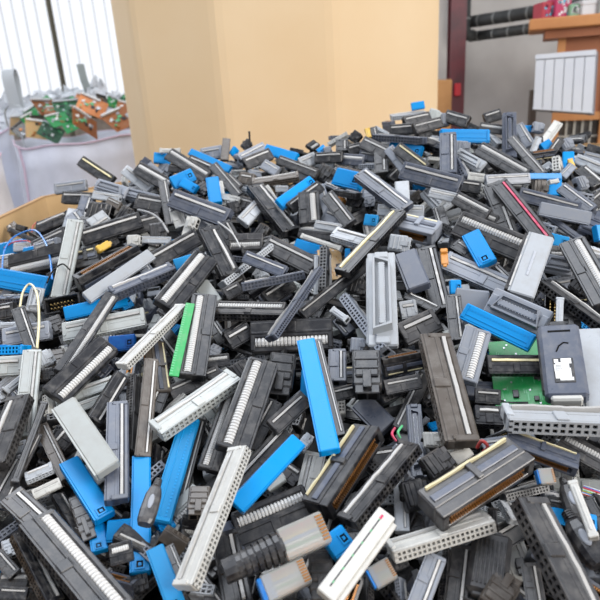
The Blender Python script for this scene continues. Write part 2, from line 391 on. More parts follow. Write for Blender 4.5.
def parts_of(kind, opt, N, colr, single=False):
    key = (kind, opt, N, colr, single)
    if key not in _cache:
        P, dim = KINDS[kind](N, opt)
        if single:
            a = MB()
            for n, mb in P: a.merge(mb, 'base')
            P = [(NAME[kind], a)]
        _cache[key] = ([(n, mb.mesh(n, colr)) for n, mb in P], dim)
    return _cache[key]
FIXED = {'k': 8, 'q': 8, 'm': 8, 'j': 8, 'g': 8, 'a': 8, 'o': 8, 'n': 8}
def dims(kind, N, opt=''):
    k = ('d', kind, N, opt)
    if k not in _cache: _cache[k] = KINDS[kind](N, opt)[1]
    return _cache[k]

# ------------------------------------------------------------------ read the survey of the heap
DATA = """@ 0 450 4
275 50 420 275 82 p B 10 2
385 305 400 410 62 p B 0 1
150 290 460 660 150 r K 22 3
50 190 185 315 100 s D 10 2
80 345 215 610 82 s K 35 2
565 30 560 500 72 p B 0 1
628 140 572 315 66 m D 0 3
430 330 530 322 80 p B 0 1
105 115 210 70 55 s L 40 1
135 180 240 130 42 s W 10 1
60 30 -30 190 60 s D 0 1
150 -60 0 235 40 s D 0 2
230 180 320 330 60 s K 30 1
300 180 365 370 60 k D 0 1
0 520 115 520 42 r D 0 1
0 572 110 577 44 s K 0 1
-10 420 60 500 50 s K 0 1
440 425 530 400 70 r K 0 2
480 560 600 520 70 k K 0 0
30 360 45 430 40 k L 0 0
@ 150 450 4
160 -120 35 300 78 p:n b 0 2
205 -120 95 290 48 s K 0 1
145 545 355 10 108 s W 42 4
350 225 590 -30 68 p:u B 0 2
330 170 545 -65 85 s D 0 1
340 330 640 205 130 r K 0 2
300 340 360 640 110 s K 0 1
200 150 190 270 80 k N 0 0
20 400 110 640 66 p b 0 2
75 390 130 520 40 s D 0 1
170 480 290 640 60 s D 0 0
@ 300 450 4
70 235 272 -70 140 c K 36 2
195 288 440 -10 108 s K 42 3
110 590 345 270 92 t W 0 4
365 405 755 285 108 s W 52 2
115 400 190 345 88 p B 0 2
285 520 370 470 80 j C 0 1
-80 390 104 308 118 j:b C 0 4
-150 565 30 480 100 j C 0 3
80 400 90 610 90 k D 0 1
400 100 410 330 55 s L 0 1
410 190 515 170 105 k K 0 2
545 430 465 640 80 s G 0 1
590 400 570 620 46 s K 75 1
400 515 410 620 50 s G 60 1
460 -10 480 100 60 k D 0 1
20 205 62 20 82 s W 0 0
350 470 430 440 50 k K 0 0
@ 400 400 3
92 330 352 165 122 c D 22 4
40 350 60 420 50 k K 0 0
@ 450 450 4
172 330 140 600 150 q D 0 2
320 215 545 660 165 s D 38 3
210 190 380 150 50 s K 72 1
350 110 415 105 60 j C 0 2
395 260 585 295 58 p B 0 1
490 130 575 350 36 b W 0 3
460 130 530 300 85 m D 0 2
480 270 620 480 110 m K 0 2
50 385 20 640 90 s D 0 1
160 640 245 500 110 k N 0 2
320 460 350 640 70 s D 0 0
170 240 175 310 34 b D 0 0
390 215 455 225 60 s D 0 0
560 190 640 340 60 s K 0 1
530 158 640 195 34 n R 0 1
215 215 260 290 60 s L 50 0
@ 0 330 4
-40 85 102 80 52 s B 78 3
-40 150 98 142 75 s P 0 2
130 95 95 428 70 s P 0 2
-20 545 80 280 112 s D 32 3
428 62 215 268 92 r K 0 3
225 290 452 210 62 s P 20 1
310 312 440 265 36 s P 0 0
258 308 428 560 92 p:u P 0 4
485 185 375 365 68 s K 20 2
472 300 468 690 86 s S 0 3
545 200 530 505 74 s D 60 1
605 130 570 505 60 s N 10 1
440 60 540 50 58 p d 0 0
195 268 203 350 50 s W 55 1
175 300 60 610 30 b D 0 2
225 80 240 175 58 k N 0 0
150 130 215 100 60 k L 0 1
165 185 225 175 50 k K 0 1
225 470 290 395 70 s K 0 0
165 385 270 600 52 s N 0 2
40 485 110 460 45 s L 0 1
0 600 100 500 56 s D 0 0
350 545 410 620 40 b W 0 2
20 250 95 190 34 b L 0 1
0 250 20 290 60 k L 0 1
30 230 90 300 40 s S 0 0
300 540 330 480 34 b W 0 1
380 140 440 180 60 k S 0 0
500 190 550 195 50 s P 50 1
@ 150 330 4
28 405 335 192 108 s P 36 3
80 255 280 168 60 s D 0 1
15 60 40 260 90 c N 15 1
10 335 50 240 60 s K 0 1
232 565 358 200 76 r K 0 2
330 485 452 140 115 r K 0 3
535 95 510 272 98 k K 0 3
490 392 620 275 66 s D 0 2
400 480 500 290 60 s K 0 1
215 130 318 118 44 r K 0 1
330 180 395 140 60 k K 0 1
30 470 20 610 62 s K 60 1
230 310 290 375 60 s P 0 0
310 52 402 0 70 s K 0 2
60 110 110 120 40 s G 0 0
200 380 240 460 60 s K 0 0
470 420 520 360 60 k N 0 0
@ 0 0 1
333 334 251 338 33 r K 0 2
306 344 329 451 17.5 p:u B 0 4
317 343 340 435 10 s D 0 3
190 305 174 375 8.5 g2 N 0 4
192 377 205 298 23 r K 0 3
347 300 387 354 17 s G 74 3
381 253 383 343 31 e L 0 4
113 294 172 269 20 s S 50 3
111 297 62 372 13 r K 0 4
123 366 181 308 16 s W 48 4
174 199 228 219 19 s S 0 4
255 188 291 233 21 s K 30 3
268 244 316 268 19 s D 0 2
243 287 303 275 12.5 s S 74 3
272 338 317 272 13 s S 62 4
302 315 369 262 11.5 s K 0 3
343 273 398 214 19 s:y K 32 5
500 185 546 242 16 s:r K 0 3
@ 300 330 4
435 30 545 0 60 s D 0 2
265 88 270 268 104 k K 0 3
490 118 332 150 80 c K 30 3
340 232 480 205 56 s D 0 2
540 40 645 455 140 s N 15 3
455 295 480 585 60 e S 0 1
490 440 570 440 56 k W 0 2
500 565 600 500 88 k D 0 2
395 400 500 180 55 s D 0 1
240 290 350 400 88 p:u S 0 1
150 88 150 212 68 s S 0 1
130 262 225 240 50 s K 0 0
0 480 42 420 40 k L 0 1
190 70 260 60 60 k D 0 0
500 250 530 290 60 k D 0 1
370 30 420 60 60 k K 0 1
@ 450 330 4
260 45 305 320 205 g G 0 1
150 142 372 142 84 s:y K 10 3
430 -12 470 285 142 a K 0 4
548 15 595 330 100 p:u L 0 2
225 352 640 368 135 s L 50 4
110 8 52 205 92 r G 0 3
100 262 200 270 56 s K 0 1
100 345 210 350 92 s K 20 1
230 440 505 540 92 c S 35 2
440 445 625 545 92 r D 20 2
10 520 75 480 50 p:u W 0 0
@ 0 210 4
155 75 275 30 60 s K 20 2
40 80 140 125 30 b K 0 2
140 150 265 90 50 s D 0 1
265 178 50 228 86 r K 0 3
-20 272 192 310 72 p:n B 0 3
0 362 112 358 60 s S 60 2
302 52 240 352 60 s P 0 3
300 212 400 190 88 c K 20 2
330 112 560 40 62 s K 0 3
385 165 440 132 26 o Y 0 3
400 140 470 110 60 k K 0 1
550 175 320 305 92 c K 40 2
350 352 600 182 46 p:u L 0 3
510 125 565 122 42 k W 0 3
260 418 510 360 52 p:u B 0 2
480 380 520 360 60 p B 0 1
185 395 330 365 76 x K 0 2
260 492 575 430 80 s P 10 2
75 400 132 565 50 s K 0 3
152 310 130 400 50 e L 0 2
20 512 200 480 70 s G 0 1
0 465 75 460 26 b L 0 2
205 430 235 500 60 k D 0 1
150 170 240 140 60 s G 0 0
0 170 100 150 60 p B 0 0
60 150 130 145 34 s L 0 1
100 175 150 165 40 p B 0 1
0 210 60 200 50 s L 0 1
290 20 320 60 60 s G 0 1
0 410 60 400 60 s K 0 1
@ 150 210 4
5 212 188 108 68 s K 0 3
100 185 190 150 50 p:u G 0 2
100 222 172 200 42 p b 0 1
62 392 222 195 92 r K 0 3
232 85 322 265 88 s K 20 3
172 35 150 110 46 s W 0 2
160 50 190 55 46 k W 0 3
288 302 482 150 42 s L 74 2
452 125 318 130 60 r D 0 2
365 165 500 130 60 s K 0 1
385 188 540 250 48 s S 0 3
262 402 538 408 92 r K 45 3
460 362 568 292 62 s K 0 2
310 522 408 450 70 s K 0 1
370 42 432 0 50 s L 20 2
205 300 262 380 60 p:u P 0 1
240 450 300 540 60 s K 0 0
120 580 60 500 60 s K 0 0
100 440 40 400 40 b D 0 0
190 450 230 530 60 c K 20 0
300 340 360 310 50 s D 0 0
0 90 70 80 60 k D 0 1
430 80 470 100 60 k K 0 1
560 300 600 320 40 k P 0 1
@ 300 210 4
140 95 300 140 66 s L 30 3
400 60 548 95 110 c G 40 3
355 130 445 142 62 k L 0 4
420 180 475 315 84 p:u S 0 3
505 158 565 408 82 s K 0 2
440 165 485 220 16 b O 0 3
575 160 580 222 26 o O 0 3
115 155 130 280 90 g3 N 0 1
102 165 96 342 48 s K 78 2
66 188 64 340 20 b L 0 2
190 300 272 315 60 k D 0 2
10 105 162 155 20 b W 0 2
0 82 140 98 50 r D 0 1
402 505 545 440 98 s D 0 3
400 405 465 395 70 s L 0 2
130 400 188 440 28 b L 0 2
430 345 550 405 50 s K 30 1
0 215 80 235 60 s D 0 1
200 540 270 545 56 k G 0 1
150 340 190 350 60 k P 0 0
180 190 200 190 60 p B 0 0
260 40 310 45 40 p b 0 0
0 10 50 20 60 s K 0 0
100 20 190 60 60 s G 0 1
@ 450 210 4
35 55 302 165 92 r D 0 3
55 0 185 55 56 r D 0 2
82 100 150 218 66 p B 0 3
195 -10 238 108 70 s D 0 2
378 15 522 120 48 b S 0 3
350 60 422 85 56 s G 72 2
390 115 470 135 44 p b 0 1
360 115 278 345 108 p:s L 0 5
470 168 395 165 40 r D 0 2
370 205 495 228 72 e G 0 2
490 135 625 375 90 r K 0 3
552 110 602 15 90 k S 0 2
-20 205 310 350 96 s G 15 2
160 355 385 455 108 e G 0 3
375 295 625 478 80 s K 58 3
490 285 560 330 60 k K 0 1
60 408 325 535 64 p:n B 0 4
20 365 150 380 92 p:u G 0 1
12 350 32 525 60 s D 0 2
410 352 408 485 62 x K 0 3
440 358 436 480 28 b L 0 4
480 380 485 490 70 k D 0 2
0 310 42 310 50 p B 0 0
170 235 250 310 60 s D 0 2
20 140 120 200 60 s K 20 1
580 95 620 95 60 p B 0 2
220 260 260 220 50 k K 0 1
@ 0 130 5
410 158 562 258 56 s:y K 0 3
280 295 432 275 52 s G 0 3
320 338 470 345 58 s K 0 2
478 268 625 312 60 e G 0 3
470 325 600 345 40 s L 0 2
540 355 600 385 40 s N 0 2
440 405 560 420 88 k K 0 1
362 400 330 505 40 s L 0 1
440 440 410 520 60 k D 0 1
440 340 400 470 60 s S 0 0
530 430 450 480 60 s L 0 2
480 400 420 480 50 s D 0 0
@ 120 130 5
25 200 152 300 52 s L 0 3
90 192 250 282 60 r K 0 3
105 160 150 190 60 k S 0 1
150 172 212 222 40 b G 0 2
170 140 250 150 48 p B 0 2
200 105 300 105 26 b W 0 2
250 122 435 238 58 r K 0 4
355 112 548 198 34 p:u B 0 4
350 150 460 200 50 s K 0 2
410 125 512 108 60 s G 0 2
262 270 365 225 60 p B 0 3
310 262 382 300 42 p B 0 2
460 245 478 368 58 p:u B 0 4
498 262 515 378 32 s W 0 2
470 180 595 330 46 s K 0 3
215 260 252 472 44 s D 0 3
280 410 312 490 60 s W 0 2
90 358 222 382 78 s D 0 2
0 305 180 350 60 e G 0 2
0 420 60 450 88 k K 0 1
10 500 200 450 78 s D 0 2
40 548 250 552 32 s L 0 1
505 330 600 352 30 s W 0 3
540 395 600 380 60 k K 0 2
400 270 440 320 50 k K 0 1
532 48 522 152 36 p:u N 0 2
560 100 580 120 40 p B 0 1
580 150 610 140 50 k G 0 2
520 470 595 600 70 s K 0 1
440 490 495 600 60 s K 0 2
200 180 260 220 60 k G 0 0
250 190 340 200 40 s D 0 2
390 470 430 500 50 k G 0 0
540 230 600 290 40 s D 0 2
@ 240 110 5
0 252 122 190 58 s G 0 2
22 272 150 220 58 s D 0 3
130 198 280 242 46 p:u B 0 3
18 160 50 190 48 k D 0 1
46 108 50 172 10 b K 0 2
200 250 385 320 44 s D 0 3
120 272 190 312 50 s G 0 1
300 272 378 240 58 s L 0 2
380 240 512 235 50 s K 0 2
380 268 470 272 36 s L 0 1
68 365 290 332 62 s N 48 2
290 335 350 322 46 k L 0 1
200 475 362 360 58 p B 0 4
250 492 398 382 58 s K 0 3
342 420 352 572 92 r K 0 3
400 380 442 522 46 s G 0 1
440 430 552 572 68 s K 0 3
482 335 610 365 80 p B 0 3
490 290 620 318 22 b N 0 4
490 245 620 255 50 r S 0 2
512 155 512 212 60 s K 0 2
540 205 620 185 50 s K 0 2
558 122 600 150 50 k K 0 2
390 302 470 345 80 k K 0 1
0 342 70 352 60 s N 0 1
0 382 50 402 50 e L 0 1
10 565 92 480 68 s L 0 3
480 412 592 432 52 s K 70 2
460 422 520 460 30 b O 0 1
540 445 610 465 60 k K 0 2
380 572 500 592 40 s L 0 2
180 395 240 395 30 s L 0 2
130 385 275 600 30 s W 0 1
0 460 70 480 60 s D 0 1
400 190 420 215 40 p B 0 1
420 210 460 200 40 k G 0 1
120 430 190 490 60 s K 0 0
@ 360 100 5
155 88 332 72 46 s L 60 3
258 35 320 25 34 p:u B 0 2
220 112 345 85 50 s D 0 4
150 152 270 142 50 s K 0 2
270 145 402 112 50 s D 0 4
395 100 450 100 60 k G 0 2
430 80 542 112 58 s K 0 3
340 72 400 92 60 k P 0 2
75 188 320 205 54 s S 72 3
36 148 46 192 30 b Y 0 3
64 142 76 200 40 s K 0 2
18 212 142 272 60 s D 0 3
145 245 222 345 50 s G 0 3
150 238 308 262 52 p B 0 1
190 240 330 345 58 s:y K 0 3
310 212 422 250 88 s K 50 2
405 182 640 185 60 p:n B 0 3
440 178 442 372 78 s S 0 4
470 235 552 240 56 k G 0 2
480 262 610 332 60 e L 0 2
218 355 500 430 88 s S 0 4
0 275 80 290 50 s S 0 2
0 332 80 330 40 s G 70 1
105 268 110 372 66 s D 0 2
8 375 232 545 92 s S 20 4
208 415 212 512 64 p:u L 0 3
330 440 430 540 86 e L 0 2
350 462 482 492 42 r L 0 3
482 300 532 402 60 s S 70 2
540 382 620 392 40 s W 0 2
500 425 600 440 58 s K 0 2
480 490 640 575 60 r D 0 3
90 550 320 556 50 r L 0 3
40 450 50 540 56 k G 0 1
370 345 425 365 20 b O 0 2
290 180 350 160 40 s K 0 1
270 470 310 510 60 k N 0 0
190 190 270 150 40 s L 0 1
@ 480 100 5
20 95 102 70 50 s K 0 3
0 135 122 152 40 r D 0 3
148 62 150 280 62 e S 0 4
190 130 252 232 50 s G 0 2
208 145 262 145 30 p B 0 1
262 135 320 145 48 k G 0 2
390 118 320 215 44 s W 0 3
262 262 292 190 30 s L 0 2
290 190 296 262 44 s K 0 1
310 245 355 218 46 p:u B 0 2
368 190 402 222 14 b O 0 2
402 235 460 212 56 k G 0 1
340 285 402 200 40 s D 0 2
368 265 252 282 42 c K 50 2
440 265 440 345 48 p B 0 2
385 300 388 372 58 s W 74 3
0 245 232 375 66 r K 0 4
158 195 312 372 42 s D 0 3
248 382 402 382 26 p:u B 0 4
370 390 370 485 62 p:u B 0 3
345 412 388 405 22 b W 0 5
250 440 342 450 88 k N 0 2
30 402 242 392 50 s G 0 3
0 440 70 480 66 s W 74 2
60 430 142 610 88 s D 0 2
190 495 312 545 60 s W 66 3
200 472 492 548 66 s S 0 3
300 545 545 595 60 p:u G 0 3
410 440 562 552 58 s S 0 3
450 470 555 490 56 s G 72 2
500 350 592 432 78 s K 20 4
530 240 610 262 42 k K 0 3
520 278 610 302 42 s G 0 3
480 295 620 350 50 s L 0 2
410 385 462 330 40 s G 0 3
480 425 532 412 66 k G 0 2
560 520 620 470 60 s D 0 1
600 380 620 460 60 s D 0 2
580 590 620 560 60 s S 0 1
450 300 470 350 24 b Y 0 3
0 180 30 190 60 p B 0 2
30 160 100 230 60 s L 50 1
320 330 350 360 60 k L 0 2
550 310 600 400 60 s D 0 1"""
items = []            # dict(kind,opt,col,C,R(3x3),sc(3),half(3))
def frame(X, nv):
    X = X/np.linalg.norm(X); Z = nv-X*(nv@X); Z /= np.linalg.norm(Z); Y = np.cross(Z, X); return X, Y, Z
def add_item(kind, opt, colr, x1, y1, x2, y2, w, roll, layer):
    w *= 1.1; ax_, ay_ = (x2-x1)*.02, (y2-y1)*.02; x1 -= ax_; y1 -= ay_; x2 += ax_; y2 += ay_
    mx, my = (x1+x2)/2, (y1+y2)/2
    tm = hit(mx, my); t1, t2 = hit(x1, y1), hit(x2, y2)
    flat = math.hypot(x2-x1, y2-y1)/F*tm
    lift = (layer-1)*.0075
    for k in (.8, .6, .45, .3, .15, 0):
        a = tm+(t1-tm)*k; b = tm+(t2-tm)*k
        # keep the middle at tm
        a, b = tm+(a-b)/2, tm+(b-a)/2
        P1 = CAM+ray(x1, y1)*a; P2 = CAM+ray(x2, y2)*b
        if np.linalg.norm(P2-P1) < 1.32*flat: break
    nr = -ray(mx, my); nr /= np.linalg.norm(nr)
    C0 = (P1+P2)/2; dC = nr*lift; C = C0+dC
    sc_l = 1-lift/np.linalg.norm(C0-CAM)
    X = (P2-P1)*sc_l; L = np.linalg.norm(X)
    n = .75*nr+.25*hnorm(C[0], C[1])
    X, Y, Z = frame(X, n)
    a = -math.radians(roll)
    Y2 = Y*math.cos(a)+Z*math.sin(a); Z2 = -Y*math.sin(a)+Z*math.cos(a)
    td = (C-CAM)@FWD
    L0, Wy, Hz = dims(kind, 20, opt)
    app = (abs(Wy*math.cos(a))+abs(Hz*math.sin(a)))*.001
    # a connector seen obliquely is foreshortened across its width only a little
    s = w*td/F/app; s = min(1.75, max(.5, s))
    if kind in FIXED: N = 8
    else:
        want = (L*1000/s-7)/2.54; N = min(BUCK, key=lambda q: abs(q-want))
    L0, Wy, Hz = dims(kind, N, opt)
    sx = L*1000/L0
    items.append(dict(kind=kind, opt=opt, col=colr, C=C, R=np.array([X, Y2, Z2]), sc=np.array([sx, s, s]), N=N,
                      half=np.array([L0*sx, Wy*s, Hz*s])*.0005, hero=True, layer=layer, px=L*1000, src=(mx, my)))
ox = oy = 0; zs = 1
for ln in DATA.strip().splitlines():
    q = ln.split()
    if q[0] == '@': ox, oy, zs = float(q[1]), float(q[2]), float(q[3]); continue
    x1, y1, x2, y2, w = [float(v) for v in q[:5]]
    ty, co, roll, lay = q[5], q[6], float(q[7]), float(q[8])
    kind = ty[0]; opt = ty.split(':')[1] if ':' in ty else (ty[1:] if len(ty) > 1 else '')
    if kind == 'j' and co == 'C' and not opt and len([i for i in items if i['kind'] == 'j']) == 99: opt = 'b'
    add_item(kind, opt, co, ox+x1/zs, oy+y1/zs, ox+x2/zs, oy+y2/zs, w/zs, roll, lay)

# ------------------------------------------------------------------ keep boxes from running into each other
def sat(A, B, want=False):
    d = B['C']-A['C']; best = 1e9
    if d@d > (np.linalg.norm(A['half'])+np.linalg.norm(B['half']))**2: return 0
    RA, RB = A['R'], B['R']; Cm = RA@RB.T; AC = np.abs(Cm)+1e-9
    dA = RA@d; dB = RB@d; ha, hb = A['half'], B['half']
    o = ha+AC@hb-np.abs(dA); m = o.min()
    if m <= 0: return 0
    best = m
    o = hb+AC.T@ha-np.abs(dB); m = o.min()
    if m <= 0: return 0
    best = min(best, m)
    for i in range(3):
        for j in range(3):
            ax = np.cross(RA[i], RB[j]); n = np.linalg.norm(ax)
            if n < 1e-3: continue
            ax /= n; v = (np.abs(RA@ax)@ha)+(np.abs(RB@ax)@hb)-abs(d@ax)
            if v <= 0: return 0
            best = min(best, v)
    return best
def relax(its):
    n = len(items)
    for it in range(its):
        C = np.array([i['C'] for i in items]); Rr = np.array([np.linalg.norm(i['half']) for i in items]); moved = 0
        for i in range(n):
            dd = np.linalg.norm(C[i+1:]-C[i], axis=1); js = np.nonzero(dd < Rr[i+1:]+Rr[i])[0]+i+1
            for j in js:
                A, B = items[i], items[j]; p = sat(A, B)
                if p > .0012:
                    if A['layer'] == B['layer']: lo = A if A['half'][0] < B['half'][0] else B
                    else: lo = A if A['layer'] < B['layer'] else B
                    if lo.get('push', 0) > .022: continue
                    r = lo['C']-CAM; r = r/np.linalg.norm(r); st = min(.004, p)
                    lo['C'] = lo['C']+r*st; lo['push'] = lo.get('push', 0)+st; moved += 1
        if not moved: break
    return moved
print('RELAX left', relax(7))

# ------------------------------------------------------------------ smaller connectors filling the gaps
fr = random.Random(21)
def random_piece(x, y, depth, small=False):
    k = fr.choices('srpkcbxe', [42, 26, 8, 13, 4, 5, 2, 3])[0]
    co = fr.choices('KSDGLWPN', [44, 8, 15, 9, 9, 4, 6, 5])[0]; opt = ''
    if k == 'p': co = fr.choice('BLSKGLG'); opt = fr.choice(['', 'u', 'n'])
    if k == 'b': co = fr.choice('LKGW')
    if k == 'c': co = fr.choice('KSK')
    N = fr.choice([4, 7, 7, 10, 10, 13, 17]) if k not in FIXED else 8
    L0, Wy, Hz = dims(k, N, opt); s = fr.uniform(.8, 1.1)
    if k == 'k': s *= .75
    n = hnorm(x, y); n = n+np.array([fr.uniform(-.45, .45), fr.uniform(-.7, .2), 0]); n /= np.linalg.norm(n)
    a = fr.uniform(0, 2*math.pi); X = np.array([math.cos(a), math.sin(a), 0]); X -= n*(X@n)
    X, Y, Z = frame(X, n); rl = -math.radians(fr.choice([0, 0, 20, 40, 65, 85, 150, 180]))
    Y2 = Y*math.cos(rl)+Z*math.sin(rl); Z2 = -Y*math.sin(rl)+Z*math.cos(rl)
    C = np.array([x, y, hz(x, y)])-hnorm(x, y)*depth
    return dict(kind=k, opt=opt, col=co, C=C, R=np.array([X, Y2, Z2]), sc=np.array([s]*3), N=N, half=np.array([L0, Wy, Hz])*.0005*s, hero=False, layer=0, px=L0*s)
tries = 0
nf = 0
HC, HX, HL, HW, HT = [], [], [], [], []
for q in items:
    a = proj(q['C']-q['R'][0]*q['half'][0]); b = proj(q['C']+q['R'][0]*q['half'][0]); c = proj(q['C'])
    d = np.array([b[0]-a[0], b[1]-a[1]]); L = np.linalg.norm(d)
    HC.append(c[:2]); HX.append(d/L); HL.append(L/2); HT.append(c[2])
    zc = abs(q['R'][2]@(q['C']-CAM)/np.linalg.norm(q['C']-CAM)); HW.append((q['half'][1]*zc+q['half'][2]*math.sqrt(max(0, 1-zc*zc)))/c[2]*F)
HC, HX, HL, HW, HT = map(np.array, (HC, HX, HL, HW, HT))
while tries < 16000 and nf < 620:
    tries += 1
    y = .2+1.0*fr.random()**.8; x = fr.uniform(-.56, .56)*(y+.05)
    p = random_piece(x, y, fr.choice([-.008, .002, .008, .014, .02]))
    u, v, t = proj(p['C'])
    if not (-15 < u < 615 and 90 < v < 620): continue
    if p['C'][2] > hz(x, y)+.004 and y > .8: continue
    bad = False; c2 = np.array([u, v]); q0 = proj(p['C']-p['R'][0]*p['half'][0]); q1 = proj(p['C']+p['R'][0]*p['half'][0])
    for sx_, sy_ in ((u, v), q0[:2], q1[:2], ((u+q0[0])/2, (v+q0[1])/2), ((u+q1[0])/2, (v+q1[1])/2)):
        dd = np.array([sx_, sy_])-HC; al = np.abs((dd*HX).sum(1)); ac = np.abs(dd[:, 0]*HX[:, 1]-dd[:, 1]*HX[:, 0])
        if ((al < HL+3) & (ac < HW+3) & (t < HT+.004)).any(): bad = True; break
    if bad: continue
    near = [q for q in items if np.linalg.norm(q['C']-p['C']) < .09]
    if any(sat(p, q) > .003 for q in near): continue
    items.append(p); nf += 1
print('FILL', nf)

SUB = dict(hole_face=('body',), keying_recess=('body',), ridge=('body',), keying_slot=('body',), contacts=('slot_rim', 'clear_body'), wires=('clear_body',), oval_window=('moulded_body',), pins=('shroud',),
           contact_tongue=('shell',), chips=('board',), pads=('board',), traces=('board',), white_sticker=('body',), face_marks=('body',), groove=('body',), mouth=('housing',), ridges=('body',))
def build_item(it):
    s1 = max(proj(it['C'])[2], .1); pxl = it['half'][0]*2/s1*F
    ps, _ = parts_of(it['kind'], it['opt'], it['N'], it['col'], single=pxl < 17)
    Mx = Matrix.Identity(4)
    for i in range(3):
        for j in range(3): Mx[i][j] = it['R'][j][i]*it['sc'][j]
        Mx[i][3] = it['C'][i]
    if len(ps) == 1:
        r = bpy.data.objects.new(NAME[it['kind']], ps[0][1]); COL.objects.link(r)
    else:
        r = bpy.data.objects.new(NAME[it['kind']], None); COL.objects.link(r); r.empty_display_size = .01
        made = {}
        for n, me in ps:
            c = bpy.data.objects.new(n, me); COL.objects.link(c); c.parent = r
            for up in SUB.get(n, ()):
                if up in made: c.parent = made[up]; break
            made[n] = c
    r.matrix_world = Mx
    it['obj'] = r
for it in items: build_item(it)

# the uncountable depth of the heap underneath
mass = MB(); sr = random.Random(3); fr = random.Random(77)
PR = {}
for i in range(2300):
    y = .16+1.05*sr.random()**.75; x = sr.uniform(-.6, .6)*(y+.06); dep = .017+.028*sr.random()
    if x < -.47: continue
    p = random_piece(x, y, dep)
    kk = (p['kind'], p['opt'], p['N'])
    if kk not in PR:
        a = MB()
        for n, mb in KINDS[p['kind']](p['N'], p['opt'])[0]: a.merge(mb, 'base')
        PR[kk] = a
    o = PR[kk]; T = ((p['R'].T*p['sc'])*1.0, p['C']*1000)
    mass.merge(o, p['col'], T)
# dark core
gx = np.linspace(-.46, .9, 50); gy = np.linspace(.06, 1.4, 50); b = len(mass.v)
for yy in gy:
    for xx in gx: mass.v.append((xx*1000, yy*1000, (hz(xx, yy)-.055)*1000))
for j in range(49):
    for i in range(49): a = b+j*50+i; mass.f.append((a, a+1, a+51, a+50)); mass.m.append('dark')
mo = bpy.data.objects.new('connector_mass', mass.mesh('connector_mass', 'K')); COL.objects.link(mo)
mo['label'] = 'dense tangle of loose dark connectors filling the depth of the heap'; mo['category'] = 'connectors'; mo['kind'] = 'stuff'

# ------------------------------------------------------------------ helpers for everything else
def simple_mat(name, c, rough=.6, noise=None, metal=0, emit=None, scale=8, c2=None, bump=0):
    m = bpy.data.materials.new(name); m.use_nodes = True; nt = m.node_tree; bs = nt.nodes['Principled BSDF']
    bs.inputs['Roughness'].default_value = rough; bs.inputs['Metallic'].default_value = metal
    if c2:
        tc = nt.nodes.new('ShaderNodeTexCoord'); no = nt.nodes.new('ShaderNodeTexNoise'); no.inputs['Scale'].default_value = scale; no.inputs['Detail'].default_value = 6
        nt.links.new(tc.outputs['Object'], no.inputs['Vector'])
        mx = nt.nodes.new('ShaderNodeMix'); mx.data_type = 'RGBA'; mx.inputs[6].default_value = lin(c); mx.inputs[7].default_value = lin(c2)
        mr = nt.nodes.new('ShaderNodeMapRange'); mr.inputs[1].default_value = .35; mr.inputs[2].default_value = .7
        nt.links.new(no.outputs['Fac'], mr.inputs[0]); nt.links.new(mr.outputs[0], mx.inputs[0]); nt.links.new(mx.outputs[2], bs.inputs['Base Color'])
        if bump:
            bp = nt.nodes.new('ShaderNodeBump'); bp.inputs['Strength'].default_value = bump; bp.inputs['Distance'].default_value = .01
            nt.links.new(no.outputs['Fac'], bp.inputs['Height']); nt.links.new(bp.outputs[0], bs.inputs['Normal'])
    else: bs.inputs['Base Color'].default_value = lin(c)
    if emit: bs.inputs['Emission Color'].default_value = lin(emit[0]); bs.inputs['Emission Strength'].default_value = emit[1]
    return m
def obj(name, mb, m, parent=None, scale=1.0, smooth=False, label=None, cat=None, group=None, kind=None):
    o = bpy.data.objects.new(name, mb.mesh(name, m, scale, smooth)); COL.objects.link(o)
    if parent: o.parent = parent
    return tag(o, label, cat, group, kind)
def tag(o, label=None, cat=None, group=None, kind=None):
    for k, v in (('label', label), ('category', cat), ('group', group), ('kind', kind)):
        if v: o[k] = v
    return o
def empty(name, loc=(0, 0, 0), **k):
    o = bpy.data.objects.new(name, None); COL.objects.link(o); o.location = loc; o.empty_display_size = .05; return tag(o, **k)
def sheet(mb, poly_lo, poly_hi, m='base'):
    mb.quad(poly_lo[0], poly_lo[1], poly_hi[1], poly_hi[0], m)
def prism(mb, pts, z0, z1, th, m='base', closed=True):        # thin wall along a polyline, outward thickness th
    n = len(pts); P = [np.array(p, float) for p in pts]; out = []
    for i in range(n):
        a = P[(i-1) % n] if closed or i > 0 else P[i]; c = P[(i+1) % n] if closed or i < n-1 else P[i]
        t = c-a; t /= np.linalg.norm(t); out.append(P[i]+np.array([t[1], -t[0]])*th)
    for i in range(n if closed else n-1):
        j = (i+1) % n
        a, b_, c, d = P[i], P[j], out[j], out[i]
        k = len(mb.v)
        mb.v += [(*a, z0), (*b_, z0), (*c, z0), (*d, z0), (*a, z1), (*b_, z1), (*c, z1), (*d, z1)]
        for f in ((0,3,2,1), (4,5,6,7), (0,1,5,4), (2,3,7,6), (1,2,6,5), (3,0,4,7)): mb.f.append(tuple(k+q for q in f)); mb.m.append(m)

card = simple_mat('cardboard', (214, 180, 132), .85, c2=(200, 164, 116), scale=14)
card2 = simple_mat('cardboard_tall', (216, 187, 146), .85, c2=(221, 195, 157), scale=3)
card_edge = simple_mat('cardboard_edge', (170, 134, 92), .9)
